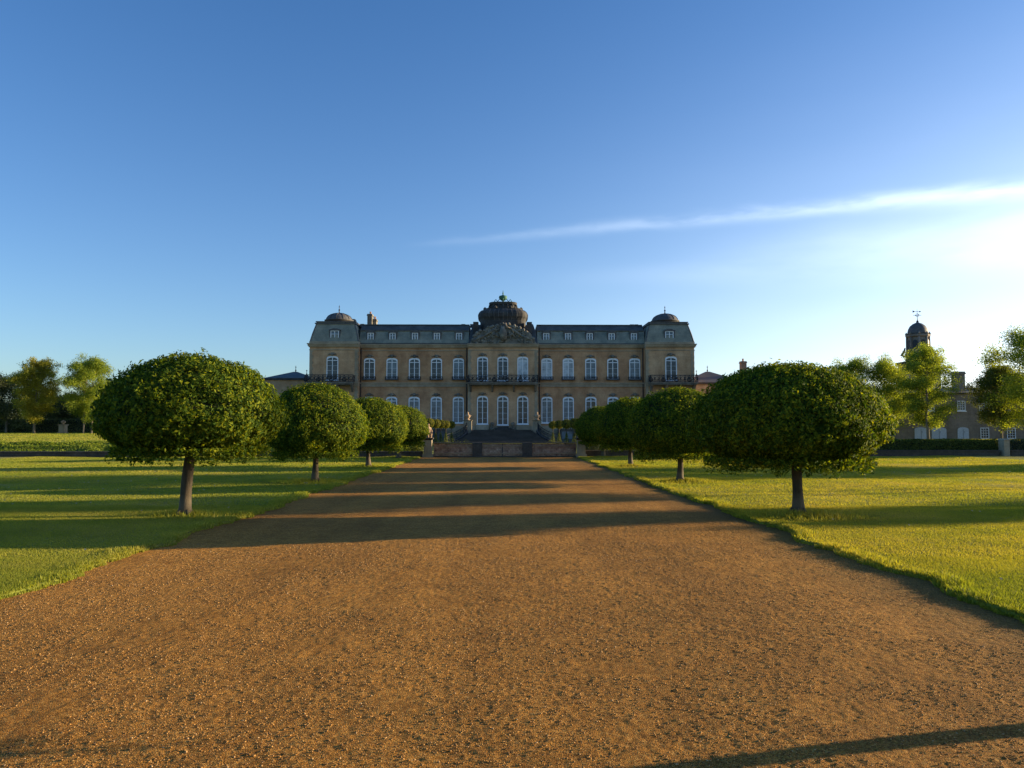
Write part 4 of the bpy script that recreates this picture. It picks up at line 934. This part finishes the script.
# pavilion roofs with little domes
for (x0, x1), sgn in ((PLx, -1), (PRx, 1)):
    cx = (x0+x1)/2; y0 = -1.2; y1 = 7.0
    r = MB().frus((x0+0.05, x1-0.05, y0+0.05, y1), ZE+0.28, (x0+0.30, x1-0.30, y0+0.35, y1-0.3), ZE+1.5).frus((x0+0.30, x1-0.30, y0+0.35, y1-0.3), ZE+1.501, (x0+0.80, x1-0.80, y0+0.90, y1-0.8), ZR2+0.02).build('roof', M['slate'], house)
    MB().box(x0-0.05, x1+0.05, y0-0.15, y1+0.1, ZE+0.002, ZE+0.278).build('parapet', M['trim'], r)
    MB().box(x0+0.55, x1-0.55, y0+0.65, y1-0.5, ZR2-0.28, ZR2-0.1).box(x0+0.65, x1-0.65, y0+0.75, y1-0.6, ZR2+0.021, ZR2+0.15).build('roof_moulding', M['lead'], r)
    for (ax, ay, bx, by) in ((x0+0.05,y0+0.05,x0+0.85,y0+0.95),(x1-0.05,y0+0.05,x1-0.85,y0+0.95)): MB().bar((ax,ay,ZE+0.3),((ax*0.65+bx*0.35),(ay*0.65+by*0.35),ZE+1.5), 0.10, 6).bar(((ax*0.65+bx*0.35),(ay*0.65+by*0.35),ZE+1.5),(bx,by,ZR2), 0.10, 6).build('hip_roll', M['lead'], r)
    dormer(cx, y0+0.15, hz(341.2), 1.25, hz(331.6)-hz(341.2))
    for s_ in (-1, 1):
        MB().tube([(cx+s_*0.95, y0+0.35, hz(341)), (cx+s_*1.05, y0+0.4, hz(337)), (cx+s_*0.85, y0+0.5, hz(333))], [0.22,0.14,0.10], 6).build('dormer_scroll', M['carved'], house, True)
    dx = cx + sgn*0.25; dy = 3.2
    dm = MB().lathe([(1.85,-0.1),(1.85,0.46),(2.22,0.50),(2.24,0.62),(2.04,0.64),(1.98,0.85),(1.72,1.2),(1.32,1.45),(0.85,1.62),(0.35,1.72),(0.16,1.76)], (dx, dy, ZR2+0.15), 28).build('dome', M['lead'], house, True)
    rb = MB()
    for k in range(12):
        a = k*PI/6; pts = [(dx+cos(a)*q, dy+sin(a)*q, ZR2+0.15+z) for q, z in ((2.05,0.66),(2.0,0.86),(1.74,1.21),(1.34,1.47),(0.85,1.65),(0.3,1.75))]; rb.tube(pts, [0.045]*6, 4)
    rb.build('dome_rib', M['slatedk'], dm)
    MB().lathe([(0.16,0),(0.20,0.1),(0.10,0.2),(0.07,0.5),(0.16,0.6),(0.05,0.72),(0.04,1.0),(0.09,1.06),(0.02,1.3),(0.01,1.42)], (dx, dy, ZR2+1.8), 8).build('finial', M['iron'], dm)
# central block roof, carved pediment and cupola
r = MB().frus((PC[0]+0.05, PC[1]-0.05, -0.7, BACK), ZE+0.002, (PC[0]+0.3, PC[1]-0.3, 1.0, BACK-1), ZR1).frus((PC[0]+0.3, PC[1]-0.3, 1.0, BACK-1), ZR1+0.001, (PC[0]+0.6, PC[1]-0.6, 2.2, BACK-2.5), ZR2).build('roof', M['slatedk'], house)
for p in (475.5, 529.5): MB().box(hx(p)-0.4, hx(p)+0.4, 0.2, 1.3, ZR1-0.6, ZR2+0.18).build('roof_block', M['darkstone'], r)
cxp = hx(503)
pts = [(cxp-5.1, ZE), (cxp+5.1, ZE)]
for k in range(17):
    t = k/16; x = 4.7 - 9.4*t; u = abs(x)/4.7
    pts.append((cxp+x, ZE + 0.75 + 2.15*(1-u**2.4) + 0.16*sin(k*2.3)))
pd = MB(); pd.prism(pts, -0.75, 0.1); pd = pd.build('pediment', M['carved'], house)
cv = MB(); rr_ = random.Random(4)
for k in range(230):
    x = rr_.uniform(-4.5, 4.5); u = abs(x)/4.7; top = 0.7 + 2.2*(1-u**2.4); z = ZE + 0.15 + rr_.random()*top; s_ = rr_.uniform(0.10, 0.30)
    cv.lathe([(0.02,-s_),(s_*0.8,-s_*0.6),(s_,0),(s_*0.7,s_*0.6),(0.02,s_)], (cxp+x, -0.78, z), 6, 2, rr_.uniform(0.6,1.4), 0.8, rr_.random())
for s_ in (-1, 1):
    for (a, b, c_) in (((0.9, 2.5),(2.2, 1.6),(3.0, 1.0)), ((2.6,1.3),(3.6,0.9),(4.6,0.35)), ((0.5,1.0),(1.4,1.5),(1.9,0.8))):
        cv.tube([(cxp+s_*a[0], -0.85, ZE+a[1]), (cxp+s_*b[0], -0.95, ZE+b[1]), (cxp+s_*c_[0], -0.85, ZE+c_[1])], [0.16,0.22,0.10], 6)
cv.tube([(cxp+0.1,-0.9,ZE+0.6),(cxp,-1.0,ZE+1.6),(cxp-0.1,-0.9,ZE+2.7)], [0.5,0.62,0.28], 9)
cv.build('relief', M['carved'], pd, True)
wf = MB(); wf.tube([(cxp+0.35,-1.1,ZE+3.1),(cxp+0.6,-1.15,ZE+2.5),(cxp+1.3,-1.1,ZE+2.3)], [0.13,0.10,0.08], 6); wf.tube([(cxp+1.4,-1.1,ZE+2.2),(cxp+1.6,-1.1,ZE+1.6)], [0.09,0.05], 6)
wf.build('pale_figure', M['statue'], pd, True)
cu = MB(); cy = 4.0; zc = hz(323.6)*1.035
hwc = lambda a, b: (hx(b)-hx(a))/2
cu.lathe([(3.55,-2.0),(3.55,0.0),(3.50,0.05),(3.58,0.35),(3.74,0.65),(3.78,1.15),(3.62,1.5),(3.25,1.78),(2.95,1.92),(2.92,2.08),(2.15,2.12)], (cxp, cy, zc), 44, 4.6)
cu.lathe([(2.16,2.0),(2.08,2.3),(2.02,2.72),(2.16,2.82),(2.20,3.14),(2.05,3.18),(0.5,3.26)], (cxp, cy, zc), 40, 3.6)
cup = cu.build('cupola', M['darkstone'], house)
rb = MB()
for k in range(36):
    a = 2*PI*k/36; q = (abs(cos(a))**3.6 + abs(sin(a))**3.6)**(-1/3.6)
    prof = [(3.47,0.05),(3.58,0.35),(3.82,0.65),(3.86,1.15),(3.70,1.5),(3.32,1.8)]
    rb.tube([(cxp+cos(a)*q*r0, cy+sin(a)*q*r0, zc+z0) for r0, z0 in prof], [0.06]*6, 5)
rb.build('rib', M['lead'], cup)
for k in range(8):
    og = MB(); a = 2*PI*k/8 + PI/8; q = (abs(cos(a))**3.6 + abs(sin(a))**3.6)**(-1/3.6)
    og.lathe([(0.24,0),(0.30,0.15),(0.18,0.3),(0.06,0.42)], (cxp+cos(a)*q*2.85, cy+sin(a)*q*2.85, zc+2.0), 7); og.build('ornament', M['darkstone'], cup, True)
og = MB()
for k in range(20):
    a = 2*PI*k/20; q = (abs(cos(a))**3.6 + abs(sin(a))**3.6)**(-1/3.6); og.tube([(cxp+cos(a)*q*2.3, cy+sin(a)*q*2.3, zc+2.1),(cxp+cos(a)*q*2.22, cy+sin(a)*q*2.22, zc+2.4),(cxp+cos(a)*q*2.1, cy+sin(a)*q*2.1, zc+2.78)], [0.14,0.10,0.12], 5)
og.lathe([(2.25,2.09),(2.25,2.2),(2.0,2.22)], (cxp,cy,zc), 40, 3.6); og.build('bracket_band', M['darkstone'], cup, True)
fn = MB(); fn.lathe([(0.10,0),(0.16,0.1),(0.12,0.35),(0.45,0.55),(0.66,0.85),(0.62,1.15),(0.30,1.25),(0.10,1.32),(0.07,1.5),(0.14,1.6),(0.05,1.75),(0.03,2.05)], (cxp, cy, zc+3.22), 14)
for s_ in (-1,1):
    for ax in ((1,0),(0,1)):
        P_ = [(0.1,0.45),(0.5,0.72),(0.85,0.30),(1.15,0.62),(1.35,0.34),(1.2,0.05)]
        fn.tube([(cxp+s_*ax[0]*a_, cy+s_*ax[1]*a_, zc+3.22+b_) for a_, b_ in P_], [0.07]*6, 5)
fn.build('finial', M['copper'], cup, True)
# chimneys
def chimney(x, y, w_, d, z0, z1, pots, m=M['carved'], parent=house):
    c = MB().box(x-w_/2, x+w_/2, y-d/2, y+d/2, z0, z1-0.32).box(x-w_/2-0.08, x+w_/2+0.08, y-d/2-0.08, y+d/2+0.08, z1-0.319, z1-0.15).box(x-w_/2-0.02, x+w_/2+0.02, y-d/2-0.02, y+d/2+0.02, z1-0.149, z1).build('chimney', m, parent)
    for k in range(pots):
        px_ = x - w_/2 + w_*(k+0.5)/pots; MB().lathe([(0.15,0),(0.13,0.35),(0.17,0.36),(0.16,0.45)], (px_, y, z1+0.001), 8).build('chimney_pot', M['pot'], c)
K8 = 1 + 9/D
chimney(hx(369.8)*K8, 9, 0.75, 1.6, ZR2-0.5, hz(314.5)*K8+0.0, 1); chimney(hx(374)*K8, 9.5, 0.6, 1.2, ZR2-0.5, hz(319)*K8, 1)
chimney(hx(352.5)*K8, 8.5, 0.9, 1.2, ZR2-0.5, hz(320)*K8, 0); chimney(hx(384)*K8, 9, 0.9, 1.0, ZR2-0.5, ZR2+0.35, 0)
for p in (358, 462, 471, 532, 636.5, 641): MB().box(hx(p)-0.3, hx(p)+0.3, 3.0, 3.8, ZR2-0.3, ZR2+0.22).build('roof_vent', M['slatedk'], house)

# ------------------------------------------------------------------ side wings
def side_wing(px_wall, px_out, px_peak, px_r0, px_r1, Y, z_e, z_p, mat, roofm, label, fins, parapet):
    k = Y/F; f = lambda p: gx(p, Y, 385); g = lambda p: EYE + (430-p)*k
    x0, x1 = sorted((f(px_wall), f(px_out))); o = empty('garden_pavilion_wing', ((x0+x1)/2, Y, 1.0)); cx = (x0+x1)/2; tag(o, label, 'building')
    MB().box(x0-cx, x1-cx, 0, 12, -1.2, g(z_e)-1.0).build('wall', mat, o)
    MB().box(x0-cx-0.2, x1-cx+0.2, -0.3, 12.2, g(z_e)-0.999, g(z_e)-0.70).build('cornice', M['darkstone'], o)
    r0, r1 = sorted((f(px_r0)-cx, f(px_r1)-cx)); pk = f(px_peak)-cx
    r = MB().frus((r0, r1, 0.2, 11.5), g(z_e)-0.69, (pk-0.3, pk+0.3, 5.6, 6.2), g(z_p)-1.0).build('roof', roofm, o)
    for p, t0, t1 in fins:
        MB().lathe([(0.10,0),(0.07,0.2),(0.13,0.35),(0.05,0.5),(0.04,0.85),(0.16,0.9),(0.03,1.0),(0.02,g(t1)-g(t0))], (f(p)-cx, 5.9 if abs(p-px_peak) < 3 else 7.5, g(t0)-1.05), 8).build('finial', M['iron'], r)
    for q in range(3):
        x = x0-cx + (x1-x0)*(q+0.5)/3
        fr = MB().frame([(x-0.8,0.9),(x+0.8,0.9),(x+0.8,3.9),(x-0.8,3.9)], [(x-0.65,1.05),(x+0.65,1.05),(x+0.65,3.75),(x-0.65,3.75)], -0.08, 0.02)
        fr.box(x-0.04,x+0.04,-0.06,-0.03,1.05,3.75); fr = fr.build('window', M['white'], o); MB().box(x-0.66,x+0.66,-0.025,0.018,1.04,3.76).build('pane', M['glass'], fr)
    return o
side_wing(311, 236, 285.5, 262, 312, 122, 380.5, 369.6, M['stone2'], M['slatedk'], 'low stone side wing with a flat hipped slate roof left of the mansion', [(285.5, 370, 362.5), (294.5, 373, 366)], True)
wg = side_wing(692, 745, 717.5, 688, 748, 122, 384.5, 369.0, M['trim'], M['slatebr'], 'low stone side wing with a brown hipped roof right of the mansion', [(717.5, 369.5, 362), (708.5, 373, 366)], False)
k = 124/F; o = wg
cx = wg.location.x; chimney(gx(746, 124, 370) - cx, 3.5, 0.85, 1.1, 3.0, EYE+(430-360.5)*k-1.0, 1, M['stable'], wg)

# ------------------------------------------------------------------ stable block and clock tower at the right
Y = 88.0; k = Y/F; f = lambda p: gx(p, Y, 405); g = lambda p: EYE + (430-p)*k
o = empty('stable_block', (f(990), Y, 0.5)); cx = f(990); tag(o, 'two-storey pale brown stone stable block with chimneys behind the right-hand trees', 'building')
zz = lambda p: g(p)-0.5
xa, xb = f(893)-cx, f(1120)-cx
MB().box(xa, xb, 0, 9, -0.3, zz(394)).build('wall', M['stable'], o)
MB().box(xa-0.15, xb, -0.22, 9.2, zz(394)+0.001, zz(392.8)).build('eaves', M['darkstone'], o)
rf = MB().frus((xa-0.1, xb, -0.3, 9.3), zz(392.8)+0.002, (xa+2, xb, 3.6, 5.4), zz(385.5)).build('roof', M['slatebr'], o)
chimney(f(959)*89.6/88-cx, 1.6, 1.05, 1.0, zz(394), zz(370.5), 0, M['stable'], o)
chimney(f(994.5)*91.6/88-cx, 3.6, 1.15, 1.0, zz(394), zz(372), 0, M['stable'], o)
chimney(f(1060)-cx, 3.6, 1.15, 1.0, zz(394), zz(372), 0, M['stable'], o)
def twelve(p, t, b, w_, label=None):
    x = f(p)-cx; z0, z1 = zz(b), zz(t)
    mb = MB().frame([(x-w_/2,z0),(x+w_/2,z0),(x+w_/2,z1),(x-w_/2,z1)], [(x-w_/2+.08,z0+.1),(x+w_/2-.08,z0+.1),(x+w_/2-.08,z1-.08),(x-w_/2+.08,z1-.08)], -0.07, 0.02).box(x-w_/2-0.08, x+w_/2+0.08, -0.14, 0.02, z0-0.12, z0-0.002)
    wd = mb.build('window', M['white'], o); MB().box(x-w_/2+.07, x+w_/2-.07, -0.02, 0.015, z0+.09, z1-.07).build('pane', M['glass'], wd)
    b_ = MB(); wi = w_-.16
    for q in (1,2): b_.box(x-wi/2+wi*q/3-0.018, x-wi/2+wi*q/3+0.018, -0.05, -0.022, z0+.1, z1-.08)
    for q in (1,2,3): b_.box(x-wi/2, x+wi/2, -0.045, -0.0225, z0+.1+(z1-z0-.18)*q/4-0.018, z0+.1+(z1-z0-.18)*q/4+0.018)
    b_.build('glazing_bars', M['white'], wd)
for p in (930, 961, 983, 1008, 1040): twelve(p, 401, 411, 0.95)
for p in (983.5, 1010, 1040): twelve(p, 428, 439.2, 1.0)
for p, w_ in ((920, 1.5), (938, 1.7), (962, 1.3)):
    x = f(p)-cx; d = MB().prism(arch_outline(w_, zz(427.5)-zz(441), 0.3), -0.06, 0.02)
    for i in range(len(d.v)): d.v[i] = (d.v[i][0]+x, d.v[i][1], d.v[i][2]+zz(441))
    d = d.build('door', M['blue_door'], o)
    MB().box(x-0.015, x+0.015, -0.068, -0.061, zz(441)+0.05, zz(429.5)).build('door_seam', M['iron'], d); MB().box(x+0.08, x+0.12, -0.11, -0.061, zz(441)+0.95, zz(441)+1.05).build('handle', M['iron'], d)

Y = 104.0; k = Y/F
o = empty('clock_tower', (gx(918, Y, 340), Y, 0.5)); f2 = lambda p: (p-918)*k; z2 = lambda p: EYE+(430-p)*k-0.5
tag(o, 'tall stone clock tower with an octagonal domed cupola and weather vane rising above the trees', 'tower')
MB().box(-1.9, 1.9, -1.9, 1.9, -0.3, z2(364)).build('shaft', M['stable'], o)
MB().box(-2.15, 2.15, -2.15, 2.15, z2(364)+0.001, z2(361.5)).build('cornice', M['darkstone'], o)
oc = MB(); oc.lathe([(1.62, z2(361.4)), (1.62, z2(356)), (1.40, z2(355)), (1.30, z2(337)), (1.55, z2(336)), (1.55, z2(334.2)), (1.4, z2(334))], (0,0,0), 8, 2, 1, 1, PI/8).build('octagon', M['stable'], o)
sc_ = MB()
for q in range(8):
    a = q*PI/4 + PI/8; ca_, sa_ = cos(a), sin(a)
    sc_.bar((1.40*ca_,1.40*sa_,z2(356)), (1.36*ca_,1.36*sa_,z2(336.5)), 0.14, 6)
    sc_.tube([(1.62*ca_,1.62*sa_,z2(356)),(2.05*ca_,2.05*sa_,z2(354.5)),(1.7*ca_,1.7*sa_,z2(350)),(1.62*ca_,1.62*sa_,z2(347))], [0.16,0.20,0.14,0.08], 5)
    sc_.lathe([(0.16,0),(0.20,0.1),(0.10,0.25),(0.03,0.4)], (1.42*ca_,1.42*sa_,z2(334.2)), 6)
sc_.build('buttress', M['stable'], o, True)
for q in range(8):
    a = q*PI/4; mb = MB().prism(arch_outline(0.58, 1.25, 0.28), -0.03, 0.03); ry = 1.36*cos(PI/8)+0.0
    V_ = []
    for (x, y, z) in mb.v:
        yy = -(ry+0.02)+y; V_.append((x*cos(a)-yy*sin(a), x*sin(a)+yy*cos(a), z+z2(349)))
    mb.v = V_; mb.build('louvre_opening', M['iron'], o)
dm = MB().lathe([(1.30,0),(1.30,0.25),(1.20,0.75),(0.96,1.2),(0.60,1.5),(0.22,1.66),(0.12,1.8)], (0,0,z2(334.1)), 24).build('dome', M['lead'], o, True)
wv = MB(); zt = z2(334.1)+1.75; wv.lathe([(0.12,0),(0.17,0.12),(0.06,0.25),(0.035,0.6),(0.02,1.75)], (0,0,zt), 8)
wv.bar((-0.55,0,zt+0.95),(0.55,0,zt+0.95),0.035,4); wv.bar((0,-0.5,zt+0.95),(0,0.5,zt+0.95),0.035,4); wv.bar((-0.5,0,zt+1.45),(0.4,0,zt+1.45),0.03,4)
wv.prism([(-0.62,zt+1.30),(-0.30,zt+1.45),(-0.62,zt+1.62)], -0.02, 0.02); wv.prism([(0.3,zt+1.34),(0.55,zt+1.45),(0.3,zt+1.56)], -0.02, 0.02)
wv.ring((0,0,zt+0.95), 0.22, 0.03, 10); wv.build('weather_vane', M['iron'], dm)

# garden monument and old buildings on the left
o = empty('garden_monument', (gx(63, 100), 100, 1.05)); tag(o, 'small pale stone monument with an urn standing before the dark left hedge', 'monument')
MB().box(-0.5,0.5,-0.5,0.5,-0.1,0.2).box(-0.36,0.36,-0.36,0.36,0.201,1.1).box(-0.46,0.46,-0.46,0.46,1.101,1.22).build('plinth', M['trim'], o)
MB().lathe([(0.14,0),(0.10,0.1),(0.30,0.28),(0.28,0.42),(0.12,0.5),(0.06,0.58)], (0,0,1.221), 12).build('urn', M['statue'], o, True)
